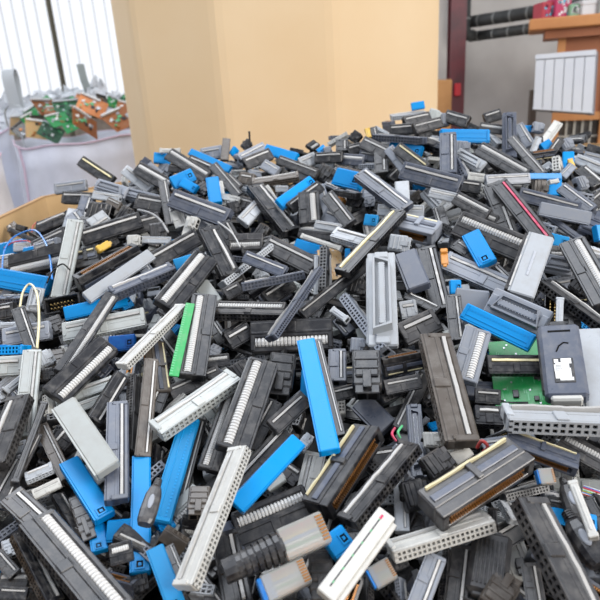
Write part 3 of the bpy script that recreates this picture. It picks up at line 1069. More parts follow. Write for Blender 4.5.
# bin holding the heap
BIN = [(-.475, .12), (-.20, -.06), (.6, -.06), (.98, .3), (.98, 1.1), (.6, 1.52), (-.16, 1.52), (-.475, 1.2)]
BIN = [(-.475, .12), (-.2, -.10), (.62, -.10), (1.0, .25), (1.0, 1.1), (.62, 1.5), (-.16, 1.5), (-.475, 1.16)]
rt = empty('cardboard_bin', (0, 0, 0), label='open octagonal cardboard bin holding the heap, its tan rim showing at the left', cat='bin')
m1 = MB(); prism(m1, BIN, 0, 1.10, .008); obj('wall', m1, card, rt)
m1 = MB(); prism(m1, [(x*1.0, y) for x, y in BIN], 1.10, 1.103, .0085); obj('rim', m1, card_edge, rt)
m1 = MB(); k = len(m1.v); m1.v += [(x, y, .01) for x, y in BIN]; m1.f.append(tuple(range(8))); m1.m.append('base'); obj('bottom', m1, card, rt)
m1 = MB(); m1.quad((-.474, .3, 1.06), (-.474, 1.15, 1.06), (-.468, 1.15, 1.045), (-.468, .3, 1.045)); obj('crease', m1, card_edge, rt)

# tall octagonal bin behind
def V(px, Y): p = at(px, 0, Y); return (p[0], Y)
a0, a1, a2, a3, a4 = V(112, 2.32), V(130, 2.12), V(214, 1.97), V(331, 1.97), V(438, 2.22)
TB = [a0, a1, a2, a3, a4, (a4[0]+.02, 2.7), (a4[0]-.3, 3.0), (a0[0]+.1, 2.9)]
rt = empty('tall_cardboard_bin', (0, 0, 0), label='tall tan cardboard octagonal bin standing behind the heap', cat='bin')
cols = [(176, 146, 118), (206, 172, 116), (222, 192, 144), (240, 216, 180), (214, 180, 132), (214, 180, 132), (214, 180, 132), (200, 165, 120)]
m1 = MB(); pts = []
for i in range(8):                         # softened folds: two extra points round each corner
    P = np.array(TB[i]); A = np.array(TB[i-1]); B_ = np.array(TB[(i+1) % 8]); da = A-P; db = B_-P
    r = .022
    pts += [P+da/np.linalg.norm(da)*r, P*.6+.2*(P+da/np.linalg.norm(da)*r)+.2*(P+db/np.linalg.norm(db)*r), P+db/np.linalg.norm(db)*r]
prism(m1, [tuple(p) for p in pts], 0, 2.3, .008); obj('wall', m1, card2, rt)
m1 = MB(); A = np.array(a3); B_ = np.array(a2); d = (B_-A)/np.linalg.norm(B_-A); n_ = np.array([0, -1.0])
q0, q1 = A+d*.02+n_*.012, A+d*.10+n_*.012; m1.quad((*q0, 1.72), (*q1, 1.72), (*q1, 2.25), (*q0, 2.25)); obj('tape_strip', m1, simple_mat('tape', (216, 186, 146), .5), rt)
m1 = MB(); k = len(m1.v); m1.v += [(x, y, .02) for x, y in TB]; m1.f.append(tuple(range(8))); m1.m.append('base'); obj('bottom', m1, card, rt)

# floor and walls
fl = MB(); fl.box(-6, 6, -2, 9, -.1, 0); obj('floor', fl, simple_mat('concrete_floor', (150, 146, 140), .8, c2=(125, 120, 114), scale=3), kind='structure')
# translucent corrugated wall, left back; daylight through it is put in as emission
wl = MB(); n = 140; x0, x1 = -5.5, -.2
glass = simple_mat('glowing_panel', (90, 92, 94), .6, emit=((246, 249, 255), .93))
line = simple_mat('glowing_panel_line', (90, 92, 94), .6, emit=((222, 227, 234), .66))
b = 0
nr_ = 44
for i in range(nr_*4+1):
    x = x0+(x1-x0)*(i//4+[0, .3, .38, .9][i % 4])/nr_; yy = 7.0+[0, 0, .02, .02][i % 4]; wl.v += [(x, yy, 1.0), (x, yy, 4.6)]
for i in range(nr_*4): wl.f.append((2*i, 2*i+2, 2*i+3, 2*i+1)); wl.m.append(line if i % 4 == 1 else glass)
obj('wall_back_left', wl, glass, kind='structure')
wb = MB(); wb.box(-5.5, -.2, 6.9, 7.1, 0, 1.15); obj('wall_back_base', wb, simple_mat('block_base', (150, 138, 126), .8, c2=(120, 105, 92)), kind='structure')
# the wall beside them, grey render
WR0 = np.array([at(437, 60, 5.6)[0]-1.2, 5.75]); WR1 = np.array([3.2, 4.3])
concrete = simple_mat('grey_render', (208, 204, 198), .85, c2=(178, 173, 168), scale=2.2)
wr = MB(); prism(wr, [tuple(WR0), tuple(WR1)][::-1], 0, 4.6, .15, closed=False); obj('wall_right', wr, concrete, kind='structure')
wr = MB(); wr.box(-5.6, -5.5, 0, 7.1, 0, 4.6); obj('wall_left', wr, concrete, kind='structure')
def pole(name, px0, py0, px1, py1, Y, r, m, **k):
    a = at(px0, py0, Y); mb = MB(); mb.box(a[0]-r, a[0]+r, Y-r, Y+r, 0, 3.6); o = obj(name, mb, m, **k); return o
a = at(56, 50, 6.7)
steel_dark = simple_mat('bronze_post', (92, 86, 70), .5)
mb = MB(); mb.box(a[0]-.022, a[0]+.022, 6.72, 6.75, 0, 4.4); mb.box(a[0]-.008, a[0]+.008, 6.70, 6.72, 0, 4.4)
obj('trim_1', mb, steel_dark, kind='structure')
# red steel column
a = at(456, 60, 4.4); redm = simple_mat('oxide_red_paint', (104, 46, 52), .5, c2=(76, 40, 46), scale=10)
rt = empty('steel_column', (a[0], 4.4, 0), label='dark red steel column in front of the grey wall', cat='column')
mb = MB(); mb.box(-.052, .052, -.045, -.035, 0, 3.6); mb.box(-.052, .052, .035, .045, 0, 3.6); obj('flange', mb, redm, rt)
mb = MB(); mb.box(-.006, .006, -.036, .036, 0, 3.6); obj('web', mb, redm, rt)
mb = MB(); mb.box(-.10, .10, -.10, .10, 0, .012)
for sx in (-1, 1):
    for sy in (-1, 1): mb.rev([(.012, .012), (.012, .03), (0, .03)], 'base', 8, sx*.08, sy*.08)
obj('base_plate', mb, redm, rt)
mb = MB(); mb.cbox(-.02, .02, -.075, -.045, 1.12, 1.20, .004); obj('red_switch_box', mb, simple_mat('bright_red', (190, 40, 50), .5), rt)
# cardboard stack and pillar between the bin and the column
a = at(443, 60, 4.9); mb = MB(); mb.box(a[0]-.12, a[0]+.07, 4.85, 5.1, 0, 4.4); obj('trim_2', mb, concrete, kind='structure')
a = at(441, 110, 4.0); zt = at(441, 80, 4.0)[2]
rt = empty('cardboard_carton', (a[0], 4.0, 0), label='tall brown cardboard carton between the big bin and the red column', cat='carton')
mb = MB(); mb.cbox(-.2, .062, -.02, .3, 0, zt, .004); obj('box', mb, simple_mat('brown_card', (190, 142, 92), .85, c2=(170, 124, 78)), rt)
mb = MB(); mb.box(-.09, -.03, -.0215, -.0195, 0, zt-.002); obj('tape', mb, simple_mat('tape2', (196, 160, 110), .4), rt)

# insulated pipes
pipem = simple_mat('pipe_insulation', (44, 46, 46), .6, c2=(62, 62, 60), scale=20)
band = simple_mat('pipe_band', (120, 122, 120), .5)
def pipe(P, r, label):
    rt = empty('insulated_pipe', (0, 0, 0), label=label, cat='pipe', group='insulated pipes on the grey wall')
    mb = MB(); mb.tube(P, r, 'base', 14); obj('lagging', mb, pipem, rt, smooth=True)
    P = [np.array(p) for p in P]
    for a_, b_ in zip(P, P[1:]):
        L = np.linalg.norm(b_-a_)
        if L < .15: continue
        u = (b_-a_)/L
        k = .08
        while k < L: mb = MB(); mb.tube([a_+u*k, a_+u*(k+.012)], r*1.05, 'base', 14); k += .13; obj('band', mb, band, rt)
def wp(px, py, Y): return tuple(at(px, py, Y))
pipe([wp(463, 24, 4.75), wp(470, 22, 4.7), wp(541, 11, 4.25), wp(620, 0, 3.85)], .040, 'upper black lagged pipe running along the grey wall')
pipe([wp(470, 37, 4.75), wp(543, 27, 4.25)], .034, 'lower black lagged pipe along the wall, below its twin')
pv = at(465, 0, 4.65); pz = at(466, 36, 4.65)
pipe([(pv[0], 4.65, 3.4), (pv[0], 4.65, pz[2]+.06), (pv[0]+.02, 4.66, pz[2]+.01), (pv[0]+.07, 4.68, pz[2])], .042, 'upright black lagged pipe beside the red column')
mb = MB(); a = wp(533, 107, 4.2); rt2 = None
mb.box(a[0]-.02, a[0]+.02, 4.19, 4.23, 0, wp(533, 90, 4.2)[2]); mb.box(a[0]-.028, a[0]+.028, 4.18, 4.24, 0, .05)
obj('wooden_post', mb, simple_mat('grey_wood', (96, 86, 78), .8), label='short dark wooden post against the grey wall', cat='post')

# cabinet with counter, white radiator panel on it
wood = simple_mat('orange_wood', (196, 138, 84), .6, c2=(178, 118, 70), scale=6); woodd = simple_mat('brown_panel', (160, 100, 66), .6, c2=(146, 90, 58), scale=5)
YC = 3.5
rt = empty('wooden_cabinet', (0, 0, 0), label='orange-brown wooden cabinet with overhanging counter at the right', cat='cabinet')
ztop = at(565, 17, YC)[2]; zb = at(565, 28.5, YC)[2]; xl = at(529, 25, YC)[0]; xr = xl+1.3
mb = MB(); mb.cbox(xl, xr, YC, YC+.55, zb, ztop, .006); obj('counter', mb, wood, rt)
z2 = at(565, 38, YC+.04)[2]; x2 = at(541, 35, YC+.04)[0]
mb = MB(); mb.box(x2, xr-.02, YC+.04, YC+.5, z2, zb-.001); obj('counter_apron', mb, woodd, rt)
xs = at(549, 60, YC+.08)[0]; xs2 = at(556, 60, YC+.08)[0]; z3 = at(565, 38, YC+.08)[2]
zp = at(565, 112, YC+.08)[2]
mb = MB(); mb.box(xs, xs2, YC+.08, YC+.14, 0, z2-.001); obj('stile', mb, wood, rt)
xb = at(589, 100, YC+.08)[0]
mb = MB(); mb.box(xb, xb+.07, YC+.08, YC+.14, 0, z2-.001); obj('stile', mb, wood, rt)
mb = MB(); mb.box(xb+.075, xr-.05, YC+.1, YC+.14, 0, z2-.001); obj('side_board', mb, wood, rt)
mb = MB(); mb.box(xs2, xb, YC+.1, YC+.13, zp-.03, z2-.001); obj('back_panel', mb, woodd, rt)
zl0 = at(572, 151, YC+.08)[2]-.5; zl1 = at(572, 119, YC+.08)[2]
mb = MB(); mb.box(xs2-.0, xb, YC+.085, YC+.135, zl1, zp); obj('rail', mb, wood, rt)
mb = MB(); mb.box(xs2, xb, YC+.13, YC+.14, zl0, zl1); obj('dark_backing', mb, simple_mat('dark_glass', (52, 52, 54), .3, c2=(84, 82, 78), scale=30), rt)
mb = MB()
lw = (xb-xs2)
for i in range(1, 5): x = xs2+lw*i/5; mb.box(x-.006, x+.006, YC+.115, YC+.13, zl0, zl1)
z = zl1-.09
while z > zl0: mb.box(xs2, xb, YC+.112, YC+.128, z-.005, z+.005); z -= .11
obj('lattice', mb, simple_mat('lattice_bar', (170, 168, 160), .5), rt)
c_ = Vector((xl, YC, 0)); rt.matrix_world = Matrix.Translation(c_)@Matrix.Rotation(-.36, 4, 'Z')@Matrix.Translation(-c_)
# radiator
white = simple_mat('white_enamel', (204, 208, 214), .4, c2=(196, 200, 208), scale=4)
rt = empty('white_radiator', (0, 0, 0), label='white ribbed radiator panel leaning against the wooden cabinet', cat='radiator')
TL, TR, BR, BL = [np.array(at(*q)) for q in ((537, 56, 3.33), (597, 51, 3.14), (593, 114, 3.06), (534, 110, 3.25))]
def bil(u, v): return (TL*(1-u)+TR*u)*(1-v)+(BL*(1-u)+BR*u)*v
nn = np.cross(TR-TL, BL-TL); nn /= np.linalg.norm(nn); nn = nn if nn[1] < 0 else -nn
mb = MB()
def hexa(mb, u0, u1, v0, v1, d0, d1, m='base'):
    P = [bil(u, v)+nn*d for d in (d0, d1) for u, v in ((u0, v0), (u1, v0), (u1, v1), (u0, v1))]; k = len(mb.v)
    mb.v += [tuple(p) for p in P]
    for f in ((0,1,2,3), (4,7,6,5), (0,4,5,1), (1,5,6,2), (2,6,7,3), (3,7,4,0)): mb.f.append(tuple(k+q for q in f)); mb.m.append(m)
for i in range(6): hexa(mb, i/6+.007, (i+1)/6-.007, .10, .985, .002, .02)
obj('fins', mb, white, rt)
mb = MB(); hexa(mb, 0, 1, .0, 1, -.03, .004); obj('backing', mb, simple_mat('radiator_gap', (120, 124, 130), .5), rt)
mb = MB(); hexa(mb, 0, 1, 0, .085, .004, .024); obj('end_rail', mb, white, rt); mb = MB(); hexa(mb, 0, 1, .975, 1.0, .004, .022); obj('end_rail', mb, white, rt)
for u in (.27, .92): mb = MB(); hexa(mb, u, u+.05, 1.0, 1.02, -.01, .01); obj('foot', mb, simple_mat('foot_grey', (110, 112, 116), .5), rt)
# things on the counter
def carton(px, w, h, colr, label, name='patterned_box', cat='box', dots=None, Y=YC+.1):
    Y = YC+.1-(px-545)*.0022
    a = at(px, 15, Y); t_ = empty(name, (a[0], Y, ztop), label=label, cat=cat)
    mb = MB(); mb.cbox(-w/2, w/2, -.05, .08, 0, h, .004); obj('box', mb, colr, t_)
    if dots:
        mb = MB(); rr = random.Random(px)
        for i in range(16): x, z = rr.uniform(-w/2+.01, w/2-.02), rr.uniform(.01, h-.02); mb.box(x, x+.012, -.052, -.049, z, z+.012, rr.choice(dots))
        obj('printed_pattern', mb, colr, t_)
    else:
        mb = MB(); mb.cbox(-w/2-.004, w/2+.004, -.054, .084, h-.02, h+.003, .003); obj('lid', mb, colr, t_)
magenta = simple_mat('magenta_print', (176, 50, 92), .6); cyan = simple_mat('cyan_print', (80, 180, 210), .6); pw = simple_mat('print_white', (220, 220, 224), .6)
carton(545, .075, .085, simple_mat('red_box', (168, 52, 66), .6), 'red patterned box at the left end of the counter', dots=[magenta, cyan])
carton(559, .085, .10, magenta, 'magenta and cyan patterned box on the counter', dots=[cyan, pw])
carton(572, .07, .06, simple_mat('green_box', (120, 160, 130), .6), 'small green and white patterned box on the counter', dots=[pw])
carton(586, .09, .07, simple_mat('white_tub', (200, 200, 202), .5), 'white box with lid at the right of the counter', name='storage_box')
carton(600, .06, .12, simple_mat('grey_tub', (150, 152, 150), .5), 'grey upright box at the far right of the counter', name='storage_box')

# ------------------------------------------------------------------ big bags on the left
def fabric(name, c):
    m = simple_mat(name, c, .8, c2=tuple(int(v*.93) for v in c), scale=9, bump=.35); return m
bagm = fabric('woven_white', (226, 228, 238)); hemm = simple_mat('pink_hem', (216, 192, 206), .8)
def big_bag(cx, cy, rx, ry, zr, label, seed, slack=.0):
    rt = empty('bulk_bag', (cx, cy, 0), label=label, cat='bag', group='white woven bulk bags')
    rr = random.Random(seed); mb = MB(); n = 64; rings = []
    ph = [rr.uniform(0, 6) for _ in range(4)]
    lv = [(0, .95), (.1, 1.02), (.3, 1.05), (.55, 1.05), (.75, 1.02), (.9, .99), (1.0, 1.0), (1.0, .985), (.93, .965), (.8, .95)]
    for z, k in lv:
        rings.append(len(mb.v))
        for i in range(n):
            a = 2*math.pi*i/n; c, s = math.cos(a), math.sin(a); q = 1.0
            f = k*(1+.012*math.sin(9*a+ph[0]+3*z)+.01*math.sin(17*a+ph[1]-5*z))
            mb.v.append((rx*c*q*f, ry*s*q*f, zr*z+(.012*math.sin(3*a+ph[2])+.008*math.sin(7*a+ph[3]))*(z > .7)))
    for a, b_ in zip(rings, rings[1:]):
        for k in range(n): mb.f.append((a+k, a+(k+1) % n, b_+(k+1) % n, b_+k)); mb.m.append('base')
    mb.f.append(tuple(rings[0]+k for k in range(n))[::-1]); mb.m.append('base')
    obj('bag_body', mb, bagm, rt, smooth=True)
    h = MB(); top = [mb.v[rings[6]+k] for k in range(n)]+[mb.v[rings[6]]]
    h.tube([(p[0]*1.004, p[1]*1.004, p[2]) for p in top], .005, 'base', 6, cap=False); obj('hem', h, hemm, rt)
    h = MB(); p = [mb.v[rings[j]+int(n*.625)] for j in range(7)]; h.tube([(q[0]*1.012, q[1]*1.012, q[2]) for q in p], .006, 'base', 6); obj('seam', h, hemm, rt)
    return rt
def loop(parent, x, y, z, h, w, tw, ang):
    mb = MB(); P = []; n = 20
    for i in range(n+1):
        t = math.pi*i/n; P.append(np.array([w*math.cos(t), .02*math.sin(2*t), h*math.sin(t)**.7]))
    ca, sa = math.cos(ang), math.sin(ang); k = len(mb.v)
    for p in P:
        q = np.array([p[0]*ca, p[0]*sa+p[1], p[2]])+np.array([x, y, z])
        mb.v += [tuple(q+np.array([-sa, ca, 0])*tw), tuple(q-np.array([-sa, ca, 0])*tw)]
    for i in range(n): mb.f.append((k+2*i, k+2*i+2, k+2*i+3, k+2*i+1)); mb.m.append('base')
    obj('lifting_loop', mb, simple_mat('strap_webbing', (196, 200, 202), .7), parent, smooth=True)
BX, BY, BR_, BZ = -1.09, 3.5, .43, 1.06
B1 = big_bag(BX, BY, BR_*.97, BR_, BZ, 'white woven bulk bag full of green circuit boards', 1)
B2 = big_bag(-2.06, 3.75, .36, .45, 1.10, 'slack white bulk bag with raised grey loops, left of the circuit board bag', 2)
B3 = big_bag(-1.50, 2.45, .31, .36, 1.07, 'white bulk bag cut off by the left edge, nearest the heap', 3)
pp = at(17, 108, 3.5); loop(B2, pp[0]+2.06, 3.5-3.75, pp[2], .20, .02, .032, 1.57)
pp = at(18, 126, 3.4); loop(B2, pp[0]+2.06, 3.4-3.75, pp[2], .11, .05, .02, .2)
loop(B1, -.36, -.30, 1.02, .14, .08, .02, .6)
# crumpled plastic film lumps
def crumple(name, px, py, Y, w, h, seed, m, **k):
    rr = random.Random(seed); c = at(px, py, Y); mb = MB(); n = 9
    P = [[(c[0]+w*(i/n-.5)+rr.uniform(-.015, .015), Y+.06*(j/n-.5)+rr.uniform(-.02, .02), c[2]+h*(j/n-.5)*(1-.5*abs(i/n-.5)*2)+rr.uniform(-.03, .03)) for i in range(n+1)] for j in range(n+1)]
    for r_ in P: mb.v += r_
    for j in range(n):
        for i in range(n): a = j*(n+1)+i; mb.f.append((a, a+1, a+n+2, a+n+1)); mb.m.append('base')
    return obj(name, mb, m, **k)
film = simple_mat('clear_film', (232, 235, 238), .3, c2=(205, 208, 210), scale=12); filmw = simple_mat('white_film', (228, 230, 232), .4, c2=(186, 190, 192), scale=12)
crumple('plastic_film', 34, 106, 3.75, .22, .14, 4, film, label='crumpled grey plastic film behind the bag loops', cat='film')
crumple('plastic_film', 68, 95, 3.9, .3, .07, 5, film, label='crumpled silver film lying on top of the circuit board bag', cat='film')
crumple('plastic_film', 96, 93, 3.7, .12, .15, 6, filmw, label='pointed white film peak at the right of the circuit boards', cat='film')
crumple('plastic_film', 113, 100, 3.9, .12, .10, 7, film, label='grey film beside the tall cardboard bin', cat='film')
crumple('plastic_film', 6, 112, 4.0, .2, .25, 8, filmw, label='white film heap at the far left edge', cat='film')
mb = MB(); p0, p1, p2 = [np.array(at(*q)) for q in ((80, 64, 3.7), (84, 80, 3.72), (90, 96, 3.75))]
for u_ in (0,):
    w_ = np.array([.022, 0, 0]); k = 0; mb.v = [tuple(p0-w_), tuple(p0+w_), tuple(p1-w_), tuple(p1+w_), tuple(p2-w_), tuple(p2+w_)]; mb.f = [(0, 1, 3, 2), (2, 3, 5, 4)]; mb.m = ['base']*2
obj('cable_tie_strip', mb, simple_mat('strip_grey', (176, 184, 180), .5), label='grey plastic strip sticking up from the circuit board bag', cat='strip')
# circuit boards in the bag
rb = random.Random(8); boards = []
for i in range(9): pass
def pcb_mesh(seed, bc):
    rr = random.Random(seed); mb = MB(); mb.cbox(-50, 50, -35, 35, -.9, .9, .3, bc)
    for i in range(14):
        x, y = rr.uniform(-45, 35), rr.uniform(-30, 22); w, h = rr.uniform(4, 14), rr.uniform(4, 12)
        mb.cbox(x, x+w, y, y+h, .8, rr.uniform(2, 7), .5, rr.choice(['chip', 'silver', 'copper', 'label', 'chip', 'lgreen', 'gold']))
    for i in range(20):
        x, y = rr.uniform(-48, 40), rr.uniform(-33, 33); mb.box(x, x+rr.uniform(2, 10), y, y+1, .8, 1.1, 'lgreen' if bc != 'copper' else 'gold')
    mb.cbox(-48, 20, 28, 34, .8, 8, .5, rr.choice(['label', 'chip', 'silver']))
    return mb.mesh('circuit_board', bc)
PM = [(pcb_mesh(100+i, c), c) for i, c in enumerate(['green', 'dgreen', 'copper', 'copper', 'dgreen', 'tan', 'green', 'N'])]
bds = []
for i in range(400):
    a = rb.uniform(0, 2*math.pi); r = math.sqrt(rb.random())*.36
    x, y = BX+r*math.cos(a), BY+r*math.sin(a)
    if i % 2: a = rb.uniform(3.3, 6.0); r = rb.uniform(.1, .36); x, y = BX+r*math.cos(a), BY+r*math.sin(a)
    z = BZ-.03+.19*max(0, 1-(r/.46)**2)+rb.uniform(0, .05)
    s = rb.uniform(.9, 2.0); eu = (rb.uniform(.4, 1.3), rb.uniform(-.6, .6), rb.uniform(-1.2, 1.2)); me, c = rb.choice(PM)
    from mathutils import Euler
    bd = dict(C=np.array([x, y, z]), R=np.array(Euler(eu).to_matrix()).T, half=np.array([.05, .035, .004])*s)
    if any(sat(bd, q) > .008 for q in bds): continue
    bds.append(bd)
    o = bpy.data.objects.new('circuit_board', me); COL.objects.link(o)
    o.scale = (s, s, s); o.location = (x, y, z); o.rotation_euler = eu; boards.append((o, c, s))

# ------------------------------------------------------------------ loose wires on the heap
def wire(name, pts, r, key, label, tz=.015):
    P = []
    for (px, py, up) in pts:
        t = hit(px, py); rr = ray(px, py); P.append(CAM+rr*(t-up-tz))
    Q = []
    for i in range(len(P)-1):
        a = P[max(0, i-1)]; b_, c = P[i], P[i+1]; d = P[min(len(P)-1, i+2)]
        for k in range(6):
            t = k/6; Q.append(.5*((2*b_)+(-a+c)*t+(2*a-5*b_+4*c-d)*t*t+(-a+3*b_-3*c+d)*t**3))
    Q.append(P[-1]); mb = MB(); mb.tube(Q, r, 'base', 8)
    return obj(name, mb, key, label=label, cat='wire', smooth=True)
wires = [
 wire('loose_wire', [(2, 275, 0), (4, 252, .01), (14, 237, .02), (33, 230, .03), (44, 240, .02), (50, 258, .01), (52, 279, 0)], .0011, 'blue', 'thin bright blue wire arched in a loop at the left edge'),
 wire('loose_wire', [(20, 307, 0), (23, 292, .015), (30, 284, .02), (37, 294, .015), (39, 320, .01), (37, 348, 0)], .0012, 'cream', 'pale yellow wire loop arched over a black connector at left'),
 wire('loose_wire', [(138, 210, 0), (150, 213, .008), (160, 220, .006), (168, 232, 0)], .0015, 'ribd', 'grey wire curving over connectors near the white-ended plug'),
 wire('loose_wire', [(47, 283, 0), (52, 272, .01), (62, 264, .01), (70, 270, 0)], .0009, 'dark', 'thin black wire arched beside the blue wire loop'),
 wire('loose_wire', [(4, 248, 0), (14, 242, .008), (28, 241, .006), (34, 246, 0)], .0009, 'red', 'short red wire lying beneath the blue wire loop'),
 wire('loose_wire', [(32, 232, 0), (33, 226, .01), (37, 222, 0)], .0007, 'red', 'tiny red wire end above the blue wire loop'),
 wire('loose_wire', [(218, 222, 0), (232, 233, .008), (240, 247, 0)], .001, 'rib', 'thin white wire by the tall brown-edged connector'),
 wire('loose_wire', [(395, 428, 0), (392, 434, .004), (396, 441, 0)], .0009, 'pink', 'tiny pink wire end in the dark gap near centre right'),
 wire('loose_wire', [(402, 426, 0), (398, 432, .004), (400, 438, 0)], .0009, 'lgreen', 'tiny green wire end in the dark gap near centre right'),
 wire('loose_wire', [(477, 448, 0), (482, 441, .008), (488, 447, .006), (483, 452, 0)], .0012, 'red', 'small red wire curl below the green board'),
]
# looped silver end of the round ribbon connector, upper right
# ------------------------------------------------------------------ light
w = bpy.data.worlds.new('world'); SC.world = w; w.use_nodes = True
bg = w.node_tree.nodes['Background']; bg.inputs[0].default_value = lin((232, 238, 250)); bg.inputs[1].default_value = .9
def area(name, loc, target, size, power, c=(255, 255, 255), sy=None):
    l = bpy.data.lights.new(name, 'AREA'); l.energy = power; l.size = size; l.color = lin(c)[:3]
    if sy: l.shape = 'RECTANGLE'; l.size_y = sy
    o = bpy.data.objects.new(name, l); COL.objects.link(o); o.location = loc
    d = Vector(target)-Vector(loc); o.rotation_euler = d.to_track_quat('-Z', 'Y').to_euler(); return o
area('skylight', (-.6, 1.6, 3.9), (0, .6, 1.1), 2.4, 75, (240, 246, 255))
area('hall_window', (3.2, -1.6, 3.0), (.2, 1.8, 1.2), 2.0, 158, (255, 250, 244))
area('back_window', (-3.6, 5.8, 2.8), (-.6, 2.2, 1.0), 2.2, 70, (240, 246, 255))
SC.view_settings.view_transform = 'Standard'; SC.view_settings.look = 'None'
SC.view_settings.exposure = 0.12; SC.view_settings.gamma = 1.0

# ------------------------------------------------------------------ what can be seen, then names for each
bpy.context.view_layer.update()
def root(o):
    while o.parent: o = o.parent
    return o
def census(res=2):
    dg = bpy.context.evaluated_depsgraph_get(); cnt = {}
    org = Vector(CAM)
    for j in range(res//2, 600, res):
        for i in range(res//2, 600, res):
            d = Vector(ray(i+.5, j+.5)).normalized()
            ok, loc, nrm, idx, ob, mt = SC.ray_cast(dg, org, d)
            if ok:
                r = root(ob.original if hasattr(ob, 'original') else ob); c = cnt.setdefault(r.name, [0, 0, 0]); c[0] += 1; c[1] += i; c[2] += j
    return cnt
def kill(o):
    for c in list(o.children): kill(c)
    bpy.data.objects.remove(o)
for rnd_ in range(2):
    cn = census(3); gone = 0; keep = []
    for it in items:
        c = cn.get(it['obj'].name, [0, 0, 0]); lim = (2 if it['hero'] else 5) if rnd_ == 0 else 2
        if c[0] < lim: kill(it['obj']); gone += 1
        else: it['cen'] = (c[1]/c[0], c[2]/c[0]); it['n'] = c[0]*9; keep.append(it)
    items = keep
    kb = []
    for (o, c_, s) in boards:
        c = cn.get(o.name, [0, 0, 0])
        if c[0] < (4 if rnd_ == 0 else 2): kill(o)
        else: kb.append((o, c_, s)); o['_c'] = (c[1]/c[0], c[2]/c[0])
    boards = kb; bpy.context.view_layer.update()
    print('PRUNED', gone, 'left', len(items), 'boards', len(boards))
LM = [
(87,491,'the leaning blue bar','broad bright blue connector with square keying hole, leaning at lower left'),
(139,516,'the upright blue bar','narrow bright blue connector standing upright beside the dark moulded plug'),
(76,569,'the long ribbed black connector','long black connector with white ribbed cable, bottom left corner'),
(174,474,'the dusty blue connector','tall dusty blue connector with worn top, paired with a black strip'),
(212,519,'the long white connector','long off-white connector with two rows of holes leaning at bottom centre'),
(267,474,'the angled blue strip','smooth bright blue strip slanting up-right beside a charcoal connector'),
(272,517,'the wide ribbed cable connector','wide black connector with white ribbed cable, centre bottom'),
(343,471,'the copper contact connector','black card edge connector with copper contacts and white line'),
(379,484,'the black connector with white line','long black connector with white line and checkered holes down its side'),
(357,558,'the white slotted bar','white bar with a green-flecked groove, tilted at bottom centre'),
(440,595,'the pale perforated bar','light grey bar with two rows of round holes, under the charcoal edge connector'),
(474,485,'the big charcoal edge connector','big charcoal edge connector with white line and gold contact row'),
(318,397,'the vivid blue slab','vivid smooth blue slab standing beside a black strip, image centre'),
(558,425,'the light grey hole-faced connector','large light grey connector with two rows of holes below the green board'),
(520,372,'the green board','large green circuit board under a black connector at right'),
(562,364,'the white-stickered block','slate adapter block with torn white sticker on its face'),
(183,340,'the green strip','narrow green board strip standing beside a pale cable'),
(382,299,'the upright grey plug shell','large upright light grey plug shell with slotted rim, right of centre'),
(371,244,'the long gold-lined connector','long black connector with cream line and holes, tilted up-right'),
(294,304,'the steep perforated bar','steel grey bar with two rows of square holes, steeply tilted'),
(273,281,'the level perforated bar','steel grey bar of square holes lying nearly level above centre'),
(86,334,'the steep ribbed connector','narrow black connector with ribbed cable, steeply tilted up-right at left'),
(152,337,'the white perforated bar','off-white connector with two rows of holes tilted up-right at left'),
(201,208,'the big slate connector','big slate grey connector with ridged top, upper left'),
(479,249,'the tilted blue plug','short bright blue connector with keying hole at upper right'),
(498,328,'the right-hand blue connector','long bright blue connector with ridges running into the green board'),
(530,268,'the pale flat plate','pale grey flat connector plate with black torn edge at upper right'),
(297,193,'the blue-striped connector','short blue smooth strip lying above a black connector, upper centre'),
(349,180,'the blue upper connector','bright blue connector with brown edge below the cardboard bin'),
(464,137,'the long blue crest connector','long ridged bright blue connector on the crest at right'),
(213,191,'the small upright blue strip','small bright blue strip standing upright beside white plastic'),
(210,161,'the blue crest strip','slim bright blue strip lying on the crest at left'),
(280,154,'the blue centre crest strip','small bright blue connector on the crest below the cardboard bin'),
(448,155,'the upright slate connector','slate connector with white line standing upright on the right crest'),
(510,134,'the tall black upright shell','tall slate plug shell standing upright on the crest'),
(556,190,'the small blue plate at right','small bright blue upright plate near the right edge'),
(21,283,'the left-edge blue connector','ridged bright blue connector at the left edge under the wire loop'),
(8,353,'the blue hole strip','bright blue strip with two rows of holes at the left edge'),
(97,170,'the rearmost left connector','black connector with cream stripe rising in front of the white bag'),
(523,208,'the red-fringed connector','black connector with red and white fringe of cut cable, upper right'),
(435,443,'the dusty brown connector','big dusty brown connector with torn pale cable edge, right of centre'),
(535,560,'the big bottom right connector','wide charcoal connector with white line, bottom right'),
(258,391,'the wide ribbed connector pair','black connector with wide white ribbed cable, left of centre slab'),
(206,404,'the large pale connector','large pale grey connector with hole row beneath, tilted up-right'),
(86,438,'the pale smooth plate','pale grey smooth plate tilted down-right at left'),
(118,454,'the navy-slate upright bar','slate connector with centre white line standing upright at left'),
]
used = set(); marks = []
for (x, y, ph, full) in LM:
    c = min((i for i in items if 'lab' not in i and i.get('hero')), key=lambda i: (i['src'][0]-x)**2+(i['src'][1]-y)**2)
    d_ = math.hypot(c['src'][0]-x, c['src'][1]-y)
    if d_ > 12: print('LM far', ph, d_); continue
    c['lab'] = full; used.add(full); marks.append((c['cen'], ph))
for wv, ph in ((wires[0], 'the blue wire loop'), (wires[1], 'the pale yellow wire loop')):
    marks.append((((27, 250), (30, 310))[wires.index(wv)], ph))
def dirw(dx, dy):
    far = math.hypot(dx, dy) > 48
    a = math.degrees(math.atan2(-dy, dx)) % 360
    w8 = ['right of', 'above right of', 'above', 'above left of', 'left of', 'below left of', 'below', 'below right of'][int(((a+22.5) % 360)//45)]
    return ('well ' if far else 'just ')+w8
